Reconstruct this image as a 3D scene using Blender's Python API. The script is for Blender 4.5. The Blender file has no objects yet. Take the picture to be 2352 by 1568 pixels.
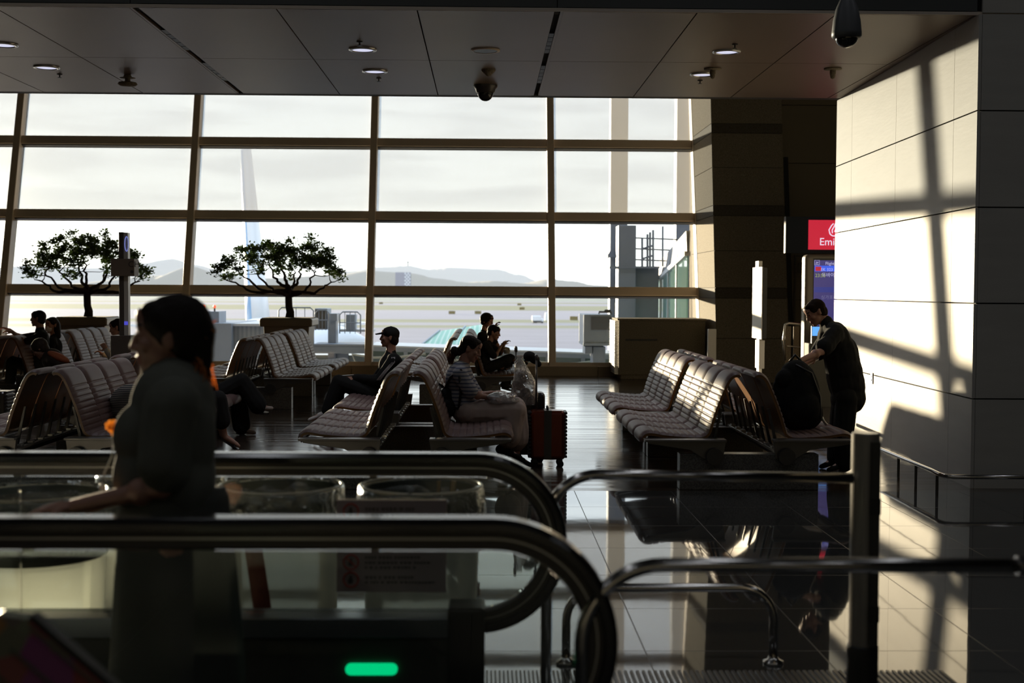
import bpy, bmesh, math, random
from mathutils import Vector, Matrix, noise
R = math.radians
SC = bpy.context.scene
COL = SC.collection
random.seed(7)

# ------------------------------------------------------------------ camera
FPX = 3000.0
EYE = 1.65
YAW, PITCH, ROLL = math.atan(61/FPX), math.atan(117/FPX), 0.005
fw = Vector((math.sin(YAW)*math.cos(PITCH), math.cos(YAW)*math.cos(PITCH), -math.sin(PITCH)))
r0 = Vector((math.cos(YAW), -math.sin(YAW), 0)); u0 = r0.cross(fw)
up = u0*math.cos(ROLL) - r0*math.sin(ROLL); rt = r0*math.cos(ROLL) + u0*math.sin(ROLL)
cd = bpy.data.cameras.new('camera'); cam = bpy.data.objects.new('camera', cd); COL.objects.link(cam)
M = Matrix((rt, up, -fw)).transposed().to_4x4(); M.translation = (0, 0, EYE); cam.matrix_world = M
cd.sensor_width = 36; cd.lens = 36*FPX/2352; cd.clip_start = .05; cd.clip_end = 40000
cd.dof.use_dof = True; cd.dof.focus_distance = 12.6; cd.dof.aperture_fstop = 2.6; cd.dof.aperture_blades = 0
SC.camera = cam

def at(px, py, Y):
    """the world point on the photograph's ray (px, py) that lies Y metres into the hall"""
    d = fw + rt*((px-1176)/FPX) - up*((py-784)/FPX)
    return Vector((0, 0, EYE)) + d*(Y/d.y)

# ------------------------------------------------------------------ sky
SUN_AZ, SUN_EL = R(-24.2), R(2.36)
SUND = Vector((math.sin(SUN_AZ)*math.cos(SUN_EL), math.cos(SUN_AZ)*math.cos(SUN_EL), math.sin(SUN_EL)))
wd = bpy.data.worlds.new('sky'); SC.world = wd; wd.use_nodes = True
nt = wd.node_tree; nt.nodes.clear()
def N(t, k, **kw):
    n = t.nodes.new(k)
    for a, b in kw.items(): setattr(n, a, b)
    return n
def math_node(t, op, a, b=None, clamp=False):
    n = N(t, 'ShaderNodeMath', operation=op, use_clamp=clamp)
    for i, v in enumerate((a, b)):
        if v is None: continue
        if isinstance(v, (int, float)): n.inputs[i].default_value = v
        else: t.links.new(v, n.inputs[i])
    return n.outputs[0]
def ramp(t, fac, stops):
    n = N(t, 'ShaderNodeValToRGB'); e = n.color_ramp.elements
    while len(e) > 1: e.remove(e[-1])
    e[0].position = stops[0][0]; e[0].color = (*stops[0][1], 1)
    for p, c in stops[1:]:
        q = e.new(p); q.color = (*c, 1)
    t.links.new(fac, n.inputs[0]); return n.outputs[0]
tc = N(nt, 'ShaderNodeTexCoord'); sep = N(nt, 'ShaderNodeSeparateXYZ'); nt.links.new(tc.outputs['Generated'], sep.inputs[0])
base = ramp(nt, sep.outputs['Z'], [(0, (.30, .29, .29)), (.0005, (.97, .97, .96)), (.06, (.97, .99, 1.0)), (.2, (.86, .92, 1.0)), (1, (.50, .64, .90))])
mp = N(nt, 'ShaderNodeMapping'); mp.inputs['Scale'].default_value = (5, 5, 42); nt.links.new(tc.outputs['Generated'], mp.inputs[0])
cn = N(nt, 'ShaderNodeTexNoise'); cn.inputs['Scale'].default_value = 1.7; cn.inputs['Detail'].default_value = 7; cn.inputs['Distortion'].default_value = .35
nt.links.new(mp.outputs[0], cn.inputs['Vector'])
cl = ramp(nt, cn.outputs['Fac'], [(.36, (.80, .82, .86)), (.60, (1.05, 1.05, 1.05))])
lift = N(nt, 'ShaderNodeMapRange'); lift.inputs[1].default_value = .035; lift.inputs[2].default_value = .075; nt.links.new(sep.outputs['Z'], lift.inputs[0])
mxc = N(nt, 'ShaderNodeMix', data_type='RGBA', blend_type='MULTIPLY'); nt.links.new(lift.outputs[0], mxc.inputs[0])
nt.links.new(base, mxc.inputs[6]); nt.links.new(cl, mxc.inputs[7])
dp = N(nt, 'ShaderNodeVectorMath', operation='DOT_PRODUCT'); nt.links.new(tc.outputs['Generated'], dp.inputs[0]); dp.inputs[1].default_value = SUND
g1 = math_node(nt, 'POWER', math_node(nt, 'MAXIMUM', dp.outputs['Value'], 0), 90)
g2 = math_node(nt, 'POWER', math_node(nt, 'MAXIMUM', dp.outputs['Value'], 0), 900)
gs = math_node(nt, 'ADD', math_node(nt, 'MULTIPLY', g1, .28), math_node(nt, 'MULTIPLY', g2, 6))
gc = N(nt, 'ShaderNodeVectorMath', operation='SCALE'); gc.inputs[0].default_value = (1.0, .80, .50); nt.links.new(gs, gc.inputs['Scale'])
ad = N(nt, 'ShaderNodeVectorMath', operation='ADD'); nt.links.new(mxc.outputs[2], ad.inputs[0]); nt.links.new(gc.outputs[0], ad.inputs[1])
bg = N(nt, 'ShaderNodeBackground'); bg.inputs['Strength'].default_value = 2.25; nt.links.new(ad.outputs[0], bg.inputs[0])
wo = N(nt, 'ShaderNodeOutputWorld'); nt.links.new(bg.outputs[0], wo.inputs[0])

sl = bpy.data.lights.new('sun', 'SUN'); sl.energy = 11.5; sl.angle = R(.65); sl.color = (1, .80, .56)
so = bpy.data.objects.new('sun', sl); COL.objects.link(so); so.rotation_euler = SUND.to_track_quat('Z', 'Y').to_euler(); so.location = (-30, 60, 8)
SC.view_settings.view_transform = 'Standard'; SC.view_settings.look = 'None'; SC.view_settings.gamma = 1
SC.view_settings.exposure = 0; SC.view_settings.use_curve_mapping = False
SC.cycles.max_bounces = 7; SC.cycles.diffuse_bounces = 4; SC.cycles.glossy_bounces = 4; SC.cycles.transparent_max_bounces = 24
SC.cycles.transmission_bounces = 4; SC.cycles.caustics_reflective = False; SC.cycles.caustics_refractive = False
SC.cycles.sample_clamp_indirect = 4; SC.cycles.use_denoising = True

# ------------------------------------------------------------------ materials
def mat(name, col, rough=.5, metal=0, spec=.5, noise_amt=0, noise_scale=20, bump=0, bump_scale=60, stretch=None, emit=None, estr=0, sheen=0, trans=0):
    m = bpy.data.materials.new(name); m.use_nodes = True; t = m.node_tree; b = t.nodes['Principled BSDF']
    b.inputs['Base Color'].default_value = (*col, 1); b.inputs['Roughness'].default_value = rough; b.inputs['Metallic'].default_value = metal
    b.inputs['Specular IOR Level'].default_value = spec
    if sheen: b.inputs['Sheen Weight'].default_value = sheen
    if trans: b.inputs['Subsurface Weight'].default_value = trans; b.inputs['Subsurface Radius'].default_value = (.02, .008, .004)
    if emit: b.inputs['Emission Color'].default_value = (*emit, 1); b.inputs['Emission Strength'].default_value = estr
    if noise_amt or bump:
        c = N(t, 'ShaderNodeTexCoord'); mp = N(t, 'ShaderNodeMapping'); t.links.new(c.outputs['Object'], mp.inputs[0])
        if stretch: mp.inputs['Scale'].default_value = stretch
    if noise_amt:
        n = N(t, 'ShaderNodeTexNoise'); n.inputs['Scale'].default_value = noise_scale; n.inputs['Detail'].default_value = 6; t.links.new(mp.outputs[0], n.inputs['Vector'])
        lo = tuple(max(0, v*(1-noise_amt)) for v in col); hi = tuple(min(1, v*(1+noise_amt)) for v in col)
        t.links.new(ramp(t, n.outputs['Fac'], [(.3, lo), (.7, hi)]), b.inputs['Base Color'])
    if bump:
        n = N(t, 'ShaderNodeTexNoise'); n.inputs['Scale'].default_value = bump_scale; n.inputs['Detail'].default_value = 4; t.links.new(mp.outputs[0], n.inputs['Vector'])
        bp = N(t, 'ShaderNodeBump'); bp.inputs['Strength'].default_value = bump; bp.inputs['Distance'].default_value = .02
        t.links.new(n.outputs['Fac'], bp.inputs['Height']); t.links.new(bp.outputs[0], b.inputs['Normal'])
    return m
def sheet(name, tint, refl=.06, rough=.02, diff=0, dcol=(.8, .8, .8), bump=0, bscale=30):
    """thin see-through sheet: transparent with a mirror coat and optionally a milky share"""
    m = bpy.data.materials.new(name); m.use_nodes = True; t = m.node_tree; t.nodes.clear()
    tr = N(t, 'ShaderNodeBsdfTransparent'); tr.inputs[0].default_value = (*tint, 1)
    gl = N(t, 'ShaderNodeBsdfGlossy'); gl.inputs['Roughness'].default_value = rough; gl.inputs[0].default_value = (1, 1, 1, 1)
    lw = N(t, 'ShaderNodeFresnel'); lw.inputs[0].default_value = 1.45
    f = math_node(t, 'MULTIPLY', lw.outputs[0], refl/.04, True)
    mx = N(t, 'ShaderNodeMixShader'); t.links.new(f, mx.inputs[0]); t.links.new(tr.outputs[0], mx.inputs[1]); t.links.new(gl.outputs[0], mx.inputs[2])
    out = mx.outputs[0]
    if bump:
        c = N(t, 'ShaderNodeTexCoord'); n = N(t, 'ShaderNodeTexNoise'); n.inputs['Scale'].default_value = bscale; n.inputs['Detail'].default_value = 3; n.inputs['Distortion'].default_value = 1.5
        t.links.new(c.outputs['Object'], n.inputs['Vector']); bp = N(t, 'ShaderNodeBump'); bp.inputs['Strength'].default_value = bump; bp.inputs['Distance'].default_value = .03
        t.links.new(n.outputs['Fac'], bp.inputs['Height']); t.links.new(bp.outputs[0], gl.inputs['Normal']); t.links.new(bp.outputs[0], lw.inputs['Normal'])
    if diff:
        d = N(t, 'ShaderNodeBsdfDiffuse'); d.inputs[0].default_value = (*dcol, 1); tl = N(t, 'ShaderNodeBsdfTranslucent'); tl.inputs[0].default_value = (*dcol, 1)
        m2 = N(t, 'ShaderNodeMixShader'); m2.inputs[0].default_value = .5; t.links.new(d.outputs[0], m2.inputs[1]); t.links.new(tl.outputs[0], m2.inputs[2])
        m3 = N(t, 'ShaderNodeMixShader'); m3.inputs[0].default_value = diff; t.links.new(out, m3.inputs[1]); t.links.new(m2.outputs[0], m3.inputs[2]); out = m3.outputs[0]
    o = N(t, 'ShaderNodeOutputMaterial'); t.links.new(out, o.inputs[0]); return m
def thin(name, col, tl=.4, rough=.7):
    """leaf / hair / thin cloth: diffuse with a translucent share"""
    m = bpy.data.materials.new(name); m.use_nodes = True; t = m.node_tree; b = t.nodes['Principled BSDF']
    b.inputs['Base Color'].default_value = (*col, 1); b.inputs['Roughness'].default_value = rough
    x = N(t, 'ShaderNodeBsdfTranslucent'); x.inputs[0].default_value = (*col, 1)
    mx = N(t, 'ShaderNodeMixShader'); mx.inputs[0].default_value = tl; t.links.new(b.outputs[0], mx.inputs[1]); t.links.new(x.outputs[0], mx.inputs[2])
    t.links.new(mx.outputs[0], t.nodes['Material Output'].inputs[0]); return m
def stripes(name, c1, c2, per, axis='Z', duty=.5, rough=.8):
    m = bpy.data.materials.new(name); m.use_nodes = True; t = m.node_tree; b = t.nodes['Principled BSDF']; b.inputs['Roughness'].default_value = rough
    c = N(t, 'ShaderNodeTexCoord'); s = N(t, 'ShaderNodeSeparateXYZ'); t.links.new(c.outputs['Object'], s.inputs[0])
    v = math_node(t, 'FRACT', math_node(t, 'MULTIPLY', s.outputs[axis], 1/per))
    t.links.new(ramp(t, v, [(0, c1), (duty-.04, c1), (duty+.04, c2), (.96, c2), (1, c1)]), b.inputs['Base Color']); return m
MT = {}
MT['wallpanel'] = mat('pale wall panels', (.62, .59, .53), .55, spec=.3, noise_amt=.05, noise_scale=1.2, stretch=(1, 1, 6), bump=.04, bump_scale=6)
MT['gap'] = mat('dark joint', (.02, .018, .016), .9)
MT['ceil'] = mat('satin ceiling panel', (.27, .21, .17), .38, spec=.15, metal=.15, noise_amt=.05, noise_scale=.7, bump=.03, bump_scale=1.2)
MT['fascia'] = mat('dark fascia', (.10, .105, .10), .5)
MT['dark'] = mat('dark hall wall', (.07, .068, .06), .7)
MT['frame'] = mat('champagne aluminium', (.80, .68, .56), .5, metal=0, bump=.02, bump_scale=8)
MT['kerb'] = mat('kerb panel', (.34, .27, .19), .45)
MT['granite'] = mat('brown granite', (.27, .23, .17), .8, spec=.15, noise_amt=.35, noise_scale=70)
MT['granite_dark'] = mat('dark granite band', (.13, .115, .09), .75, spec=.15, noise_amt=.3, noise_scale=70)
MT['stonebase'] = mat('grey granite', (.13, .12, .105), .45, noise_amt=.5, noise_scale=90)
MT['alu'] = mat('brushed aluminium', (.62, .61, .58), .28, metal=.9)
MT['bracket'] = mat('dark anodised bracket', (.16, .15, .14), .35, metal=.7)
MT['steel'] = mat('polished steel', (.60, .58, .56), .16, metal=1)
MT['darksteel'] = mat('dark steel', (.08, .075, .07), .38, metal=.6)
MT['black'] = mat('black plastic', (.012, .012, .012), .45)
MT['rubber'] = mat('handrail rubber', (.018, .017, .016), .13, spec=.9)
MT['leather'] = mat('mauve brown leatherette', (.165, .108, .098), .50, spec=.22, bump=.03, bump_scale=90)
MT['ply'] = mat('orange plywood', (.25, .105, .025), .3, noise_amt=.2, noise_scale=8, stretch=(1, 8, 1))
MT['skin'] = mat('skin', (.42, .22, .15), .5, trans=.12)
MT['lip'] = mat('lips', (.30, .10, .08), .4)
MT['eyem'] = mat('eye', (.03, .02, .015), .15)
MT['hair'] = mat('dark hair', (.014, .009, .007), .6, spec=.15, bump=.3, bump_scale=60, stretch=(1, 1, .15))
MT['glass'] = sheet('window glass', (.93, .95, .93), .05)
MT['shade'] = sheet('sheer roller shade', (.75, .78, .82), 0.0, .5, diff=.28, dcol=(.80, .77, .73))
MT['balglass'] = sheet('balustrade glass', (.92, .95, .93), .045)
MT['bag'] = sheet('clear plastic bag', (.86, .86, .86), .22, .12, diff=.16, dcol=(.75, .74, .72), bump=.9, bscale=28)
MT['liner'] = sheet('clear bin liner', (.80, .81, .78), .20, .10, diff=.12, dcol=(.75, .72, .64), bump=.8, bscale=18)

def floor_tile():
    m = bpy.data.materials.new('polished floor tile'); m.use_nodes = True; t = m.node_tree; b = t.nodes['Principled BSDF']
    c = N(t, 'ShaderNodeTexCoord'); s = N(t, 'ShaderNodeSeparateXYZ'); t.links.new(c.outputs['Object'], s.inputs[0])
    fs = []
    for ax, off, per in (('X', .735, .8), ('Y', 10.72, .8)):
        v = math_node(t, 'FRACT', math_node(t, 'MULTIPLY', math_node(t, 'SUBTRACT', s.outputs[ax], off-40*per), 1/per))
        fs.append(math_node(t, 'LESS_THAN', v, .008))
    j = math_node(t, 'MAXIMUM', fs[0], fs[1])
    n = N(t, 'ShaderNodeTexNoise'); n.inputs['Scale'].default_value = 160; t.links.new(c.outputs['Object'], n.inputs['Vector'])
    col = ramp(t, n.outputs['Fac'], [(.35, (.055, .057, .055)), (.7, (.12, .12, .115))])
    mx = N(t, 'ShaderNodeMix', data_type='RGBA'); t.links.new(j, mx.inputs[0]); t.links.new(col, mx.inputs[6]); mx.inputs[7].default_value = (.03, .028, .025, 1)
    t.links.new(mx.outputs[2], b.inputs['Base Color'])
    t.links.new(math_node(t, 'ADD', math_node(t, 'MULTIPLY', j, .4), .035), b.inputs['Roughness'])
    b.inputs['IOR'].default_value = 1.75
    n2 = N(t, 'ShaderNodeTexNoise'); n2.inputs['Scale'].default_value = 2.5; t.links.new(c.outputs['Object'], n2.inputs['Vector'])
    bp = N(t, 'ShaderNodeBump'); bp.inputs['Strength'].default_value = .03; bp.inputs['Distance'].default_value = .01; t.links.new(n2.outputs['Fac'], bp.inputs['Height']); t.links.new(bp.outputs[0], b.inputs['Normal'])
    return m
def floor_wood():
    m = bpy.data.materials.new('dark plank floor'); m.use_nodes = True; t = m.node_tree; b = t.nodes['Principled BSDF']
    c = N(t, 'ShaderNodeTexCoord'); br = N(t, 'ShaderNodeTexBrick'); t.links.new(c.outputs['Object'], br.inputs['Vector'])
    br.inputs['Scale'].default_value = 1; br.inputs['Brick Width'].default_value = 1.2; br.inputs['Row Height'].default_value = .12; br.inputs['Mortar Size'].default_value = .003
    br.inputs['Color1'].default_value = (.055, .038, .027, 1); br.inputs['Color2'].default_value = (.085, .060, .043, 1); br.inputs['Mortar'].default_value = (.02, .015, .01, 1)
    t.links.new(br.outputs['Color'], b.inputs['Base Color'])
    mp = N(t, 'ShaderNodeMapping'); mp.inputs['Scale'].default_value = (.35, 9, 1); t.links.new(c.outputs['Object'], mp.inputs[0])
    n = N(t, 'ShaderNodeTexNoise'); n.inputs['Scale'].default_value = 1; n.inputs['Detail'].default_value = 5; t.links.new(mp.outputs[0], n.inputs['Vector'])
    rr = N(t, 'ShaderNodeMapRange'); rr.inputs[1].default_value = .3; rr.inputs[2].default_value = .7; rr.inputs[3].default_value = .07; rr.inputs[4].default_value = .22; t.links.new(n.outputs['Fac'], rr.inputs[0])
    t.links.new(rr.outputs[0], b.inputs['Roughness']); b.inputs['IOR'].default_value = 1.55
    bp = N(t, 'ShaderNodeBump'); bp.inputs['Strength'].default_value = .10; bp.inputs['Distance'].default_value = .004; t.links.new(n.outputs['Fac'], bp.inputs['Height']); t.links.new(bp.outputs[0], b.inputs['Normal'])
    return m
MT['tile'] = floor_tile(); MT['wood'] = floor_wood()

# ------------------------------------------------------------------ mesh helper
class G:
    def __init__(s): s.v = []; s.f = []; s.m = []; s.cm = 0
    def add(s, vs, fs):
        o = len(s.v); s.v += [tuple(v) for v in vs]
        for f in fs: s.f.append(tuple(i+o for i in f)); s.m.append(s.cm)
        return s
    def box(s, x0, x1, y0, y1, z0, z1):
        return s.add([(x, y, z) for z in (z0, z1) for y in (y0, y1) for x in (x0, x1)],
                     [(0, 2, 3, 1), (4, 5, 7, 6), (0, 1, 5, 4), (2, 6, 7, 3), (0, 4, 6, 2), (1, 3, 7, 5)])
    def obox(s, c, ax, ay, az):
        """box from centre and three half-axis vectors"""
        c, ax, ay, az = map(Vector, (c, ax, ay, az))
        return s.add([c+ax*i+ay*j+az*k for k in (-1, 1) for j in (-1, 1) for i in (-1, 1)],
                     [(0, 2, 3, 1), (4, 5, 7, 6), (0, 1, 5, 4), (2, 6, 7, 3), (0, 4, 6, 2), (1, 3, 7, 5)])
    def bar(s, a, b, w, h, upv=(0, 0, 1)):
        a, b = Vector(a), Vector(b); d = (b-a); L = d.length; d.normalize(); r = d.cross(Vector(upv)).normalized(); u = r.cross(d)
        return s.obox((a+b)/2, d*L/2, r*w/2, u*h/2)
    def prism(s, poly, y0, y1, plane='xz'):
        n = len(poly)
        f = (lambda p, y: (p[0], y, p[1])) if plane == 'xz' else ((lambda p, y: (p[0], p[1], y)) if plane == 'xy' else (lambda p, y: (y, p[0], p[1])))
        vs = [f(p, y0) for p in poly] + [f(p, y1) for p in poly]
        return s.add(vs, [tuple(range(n)), tuple(range(2*n-1, n-1, -1))] + [(i, (i+1) % n + 0, (i+1) % n + n, i+n)[::-1] for i in range(n)])
    def tube(s, pts, r, n=10, cap=True, closed=False):
        pts = [Vector(p) for p in pts]; k = len(pts); rr = r if isinstance(r, (list, tuple)) else [r]*k
        t0 = (pts[1]-pts[0]).normalized(); ref = Vector((0, 0, 1)) if abs(t0.z) < .9 else Vector((1, 0, 0)); nrm = (ref - t0*ref.dot(t0)).normalized()
        vs = []
        for i, p in enumerate(pts):
            a = pts[max(i-1, 0)] if not closed else pts[i-1]; b = pts[min(i+1, k-1)] if not closed else pts[(i+1) % k]
            t = (b-a).normalized(); nrm = (nrm - t*nrm.dot(t)).normalized(); bn = t.cross(nrm)
            vs += [p + (nrm*math.cos(2*math.pi*j/n) + bn*math.sin(2*math.pi*j/n))*rr[i] for j in range(n)]
        fs = []
        for i in range(k if closed else k-1):
            i2 = (i+1) % k
            fs += [(i*n+j, i*n+(j+1) % n, i2*n+(j+1) % n, i2*n+j) for j in range(n)]
        if cap and not closed: fs += [tuple(range(n))[::-1], tuple((k-1)*n+j for j in range(n))]
        return s.add(vs, fs)
    def lathe(s, prof, c=(0, 0, 0), n=24, cap=True):
        cx, cy, cz = c; vs = []
        for r, z in prof: vs += [(cx+r*math.cos(2*math.pi*j/n), cy+r*math.sin(2*math.pi*j/n), cz+z) for j in range(n)]
        fs = []
        for i in range(len(prof)-1): fs += [(i*n+j, i*n+(j+1) % n, (i+1)*n+(j+1) % n, (i+1)*n+j) for j in range(n)]
        if cap: fs += [tuple(range(n))[::-1], tuple((len(prof)-1)*n+j for j in range(n))]
        return s.add(vs, fs)
    def sweep(s, path, prof, cap=True):
        """path: list of (pos, across, out) ; prof: list of (a, b) offsets"""
        n = len(prof); vs = []
        for p, a, o in path: vs += [Vector(p)+Vector(a)*x+Vector(o)*y for x, y in prof]
        fs = []
        for i in range(len(path)-1): fs += [(i*n+j, i*n+(j+1) % n, (i+1)*n+(j+1) % n, (i+1)*n+j) for j in range(n)]
        if cap: fs += [tuple(range(n))[::-1], tuple((len(path)-1)*n+j for j in range(n))]
        return s.add(vs, fs)
    def ell(s, c, rad, ax=None, n=12):
        """ellipsoid; ax = three unit vectors"""
        c = Vector(c); A = ax or (Vector((1, 0, 0)), Vector((0, 1, 0)), Vector((0, 0, 1)))
        vs = [c - A[2]*rad[2]]
        for i in range(1, n):
            ph = -math.pi/2 + math.pi*i/n
            for j in range(2*n):
                th = math.pi*j/n; vs.append(c + A[0]*rad[0]*math.cos(ph)*math.cos(th) + A[1]*rad[1]*math.cos(ph)*math.sin(th) + A[2]*rad[2]*math.sin(ph))
        vs.append(c + A[2]*rad[2]); m = 2*n; fs = [(0, 1+(j+1) % m, 1+j) for j in range(m)]
        for i in range(n-2): fs += [(1+i*m+j, 1+i*m+(j+1) % m, 1+(i+1)*m+(j+1) % m, 1+(i+1)*m+j) for j in range(m)]
        l = len(vs)-1; fs += [(l, 1+(n-2)*m+j, 1+(n-2)*m+(j+1) % m) for j in range(m)]
        return s.add(vs, fs)
    def cap(s, a, ra, b, rb, flat=1.0, fa=None, n=10):
        """tapered capsule from a to b"""
        a, b = Vector(a), Vector(b); d = b-a; L = max(d.length, 1e-4); d = d/L
        ref = Vector(fa) if fa else (Vector((0, 0, 1)) if abs(d.z) < .9 else Vector((0, 1, 0)))
        u = (ref-d*ref.dot(d)).normalized(); w = d.cross(u); rings = []
        for i in range(1, 4): q = -math.pi/2+math.pi/2*i/4; rings.append((a+d*ra*math.sin(q), ra*math.cos(q)))
        rings.append((a, ra)); rings.append(((a+b)/2, (ra+rb)/2)); rings.append((b, rb))
        for i in range(1, 4): q = math.pi/2*i/4; rings.append((b+d*rb*math.sin(q), rb*math.cos(q)))
        m = n; vs = [a-d*ra]
        for p, r in rings: vs += [p+(u*math.cos(2*math.pi*j/m)*flat+w*math.sin(2*math.pi*j/m))*r for j in range(m)]
        vs.append(b+d*rb); fs = [(0, 1+(j+1) % m, 1+j) for j in range(m)]
        k = len(rings)
        for i in range(k-1): fs += [(1+i*m+j, 1+i*m+(j+1) % m, 1+(i+1)*m+(j+1) % m, 1+(i+1)*m+j) for j in range(m)]
        l = len(vs)-1; fs += [(l, 1+(k-1)*m+j, 1+(k-1)*m+(j+1) % m) for j in range(m)]
        return s.add(vs, fs)
    def build(s, name, mats, parent=None, smooth=False, bevel=0, loc=None, segs=2, autos=False):
        me = bpy.data.meshes.new(name); me.from_pydata(s.v, [], s.f)
        for m in (mats if isinstance(mats, (list, tuple)) else [mats]): me.materials.append(MT[m] if isinstance(m, str) else m)
        me.polygons.foreach_set('material_index', s.m)
        bm = bmesh.new(); bm.from_mesh(me); bmesh.ops.recalc_face_normals(bm, faces=bm.faces)
        if loc is not None: bmesh.ops.translate(bm, verts=bm.verts, vec=-Vector(loc))
        bm.to_mesh(me); bm.free()
        if smooth: me.polygons.foreach_set('use_smooth', [True]*len(me.polygons))
        o = bpy.data.objects.new(name, me); COL.objects.link(o)
        if loc is not None: o.location = loc
        if parent:
            o.parent = parent
            if loc is None: o.location = -Vector(parent.location) if parent.rotation_euler.z == 0 else (0, 0, 0)
            else: o.location = Vector(loc)-Vector(parent.location)
        if bevel:
            b = o.modifiers.new('bevel', 'BEVEL'); b.width = bevel; b.segments = segs; b.limit_method = 'ANGLE'; b.angle_limit = R(40)
        if autos:
            es = o.modifiers.new('edges', 'EDGE_SPLIT'); es.split_angle = R(35)
        return o
def tag(o, label, cat, group=None, kind=None):
    if label: o['label'] = label
    if cat: o['category'] = cat
    if group: o['group'] = group
    if kind: o['kind'] = kind
    return o
def struct(o): o['kind'] = 'structure'; return o
def empty(name, loc=(0, 0, 0)):
    o = bpy.data.objects.new(name, None); COL.objects.link(o); o.location = loc; o.empty_display_size = .2; return o
def thing(name, label, cat, loc=(0, 0, 0), group=None): return tag(empty(name, loc), label, cat, group)
def copy_tree(o, loc, label=None, group=None):
    c = o.copy(); COL.objects.link(c); c.location = loc
    if label: c['label'] = label
    if group: c['group'] = group
    for ch in o.children:
        k = ch.copy(); COL.objects.link(k); k.parent = c
        for g in ch.children:
            q = g.copy(); COL.objects.link(q); q.parent = k
    return c
def arc(cx, cz, r, a0, a1, n, y): return [(cx+r*math.cos(a0+(a1-a0)*i/n), y, cz+r*math.sin(a0+(a1-a0)*i/n)) for i in range(n+1)]
def text(body, size, loc, rot, m, parent=None, name='lettering', ext=.001, align='LEFT'):
    cu = bpy.data.curves.new(name, 'FONT'); cu.body = body; cu.size = size; cu.extrude = ext; cu.align_x = align
    cu.materials.append(MT[m] if isinstance(m, str) else m); o = bpy.data.objects.new(name, cu); COL.objects.link(o)
    bpy.context.view_layer.update(); dg = bpy.context.evaluated_depsgraph_get(); me = bpy.data.meshes.new_from_object(o.evaluated_get(dg)); bpy.data.objects.remove(o)
    o = bpy.data.objects.new(name, me); COL.objects.link(o)
    o.rotation_euler = rot; o.location = Vector(loc) - (Vector(parent.location) if parent else Vector()); o.parent = parent; return o

# ================================================================== THE HALL
CE = 3.97                     # soffit height
YN, YF = 10.93, 15.66         # soffit near and far edges
YT = 10.72                    # tile / plank border
struct(G().box(-24, 14, -9, YT, -.3, 0).build('floor', 'tile'))
struct(G().box(-24, 14, YT, 28, -.3, 0).build('floor_far', 'wood'))
# soffit panels with open joints
g = G(); g.cm = 1; g.box(-24, 12, YN+.01, YF-.01, CE+.03, CE+.3); g.cm = 0
xs = [-24] + [-2.91+1.166*k for k in range(-17, 12)]
for i in range(len(xs)-1):
    a, b = xs[i], xs[i+1]
    wa = .05 if abs(a+2.91) < .1 or abs(a-.588) < .1 else .006
    wb = .05 if abs(b+2.91) < .1 or abs(b-.588) < .1 else .006
    for y0, y1 in ((YN, 13.31), (13.322, YF)): g.box(a+wa, b-wb, y0, y1, CE, CE+.03)
struct(g.build('ceiling', ['ceil', 'gap']))
g = G()
for x in (-2.91, .588):
    for a, b in ((11.9, 12.9), (13.6, 14.75)):
        for k in range(5):
            y0 = a+(b-a)*k/5; g.box(x-.022, x+.022, y0+.01, y0+(b-a)/5-.01, CE+.004, CE+.02)
struct(g.build('trim_1', 'black'))
g = G()
for x in (-2.91, .588): g.box(x-.05, x-.026, YN, YF, CE+.002, CE+.028); g.box(x+.026, x+.05, YN, YF, CE+.002, CE+.028)
struct(g.build('trim_2', 'ceil'))
# fascia above the near edge, its panels, and the wall over the far edge
g = G(); g.cm = 1; g.box(-24, 4.1, YN+.03, YN+.2, CE+.01, 7.2); g.cm = 0
fx = [-24, -20, -16.5, -13, -9.5, -6, -2.94, .585, 4.1]
for a, b in zip(fx, fx[1:]):
    for z0, z1 in ((CE+.0, CE+.9), (CE+.91, CE+1.8), (CE+1.81, 7.2)): g.box(a+.004, b-.004, YN, YN+.03, z0, z1)
struct(g.build('wall_fascia', ['fascia', 'gap']))
struct(G().box(-24, 12, YN-.012, YN+.002, CE-.004, CE+.022).build('trim_3', 'frame'))
struct(G().box(-24, 12, YF, YF+.15, CE, 9).build('wall_upper', 'dark'))
# rest of the hall shell
struct(G().box(-24, 14, -9, YN+.1, 7.2, 7.4).build('ceiling_near', 'dark'))
struct(G().box(-24, 14, YF, 32, 8.6, 8.8).build('ceiling_far', 'dark'))
struct(G().box(-24, 14, -9.3, -9, -.3, 7.4).build('wall_back', 'dark'))
struct(G().box(-24.3, -24, -9, 32, -.3, 8.8).build('wall_left', 'dark'))
struct(G().box(14, 14.3, -9, 32, -.3, 8.8).build('wall_east', 'dark'))
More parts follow.
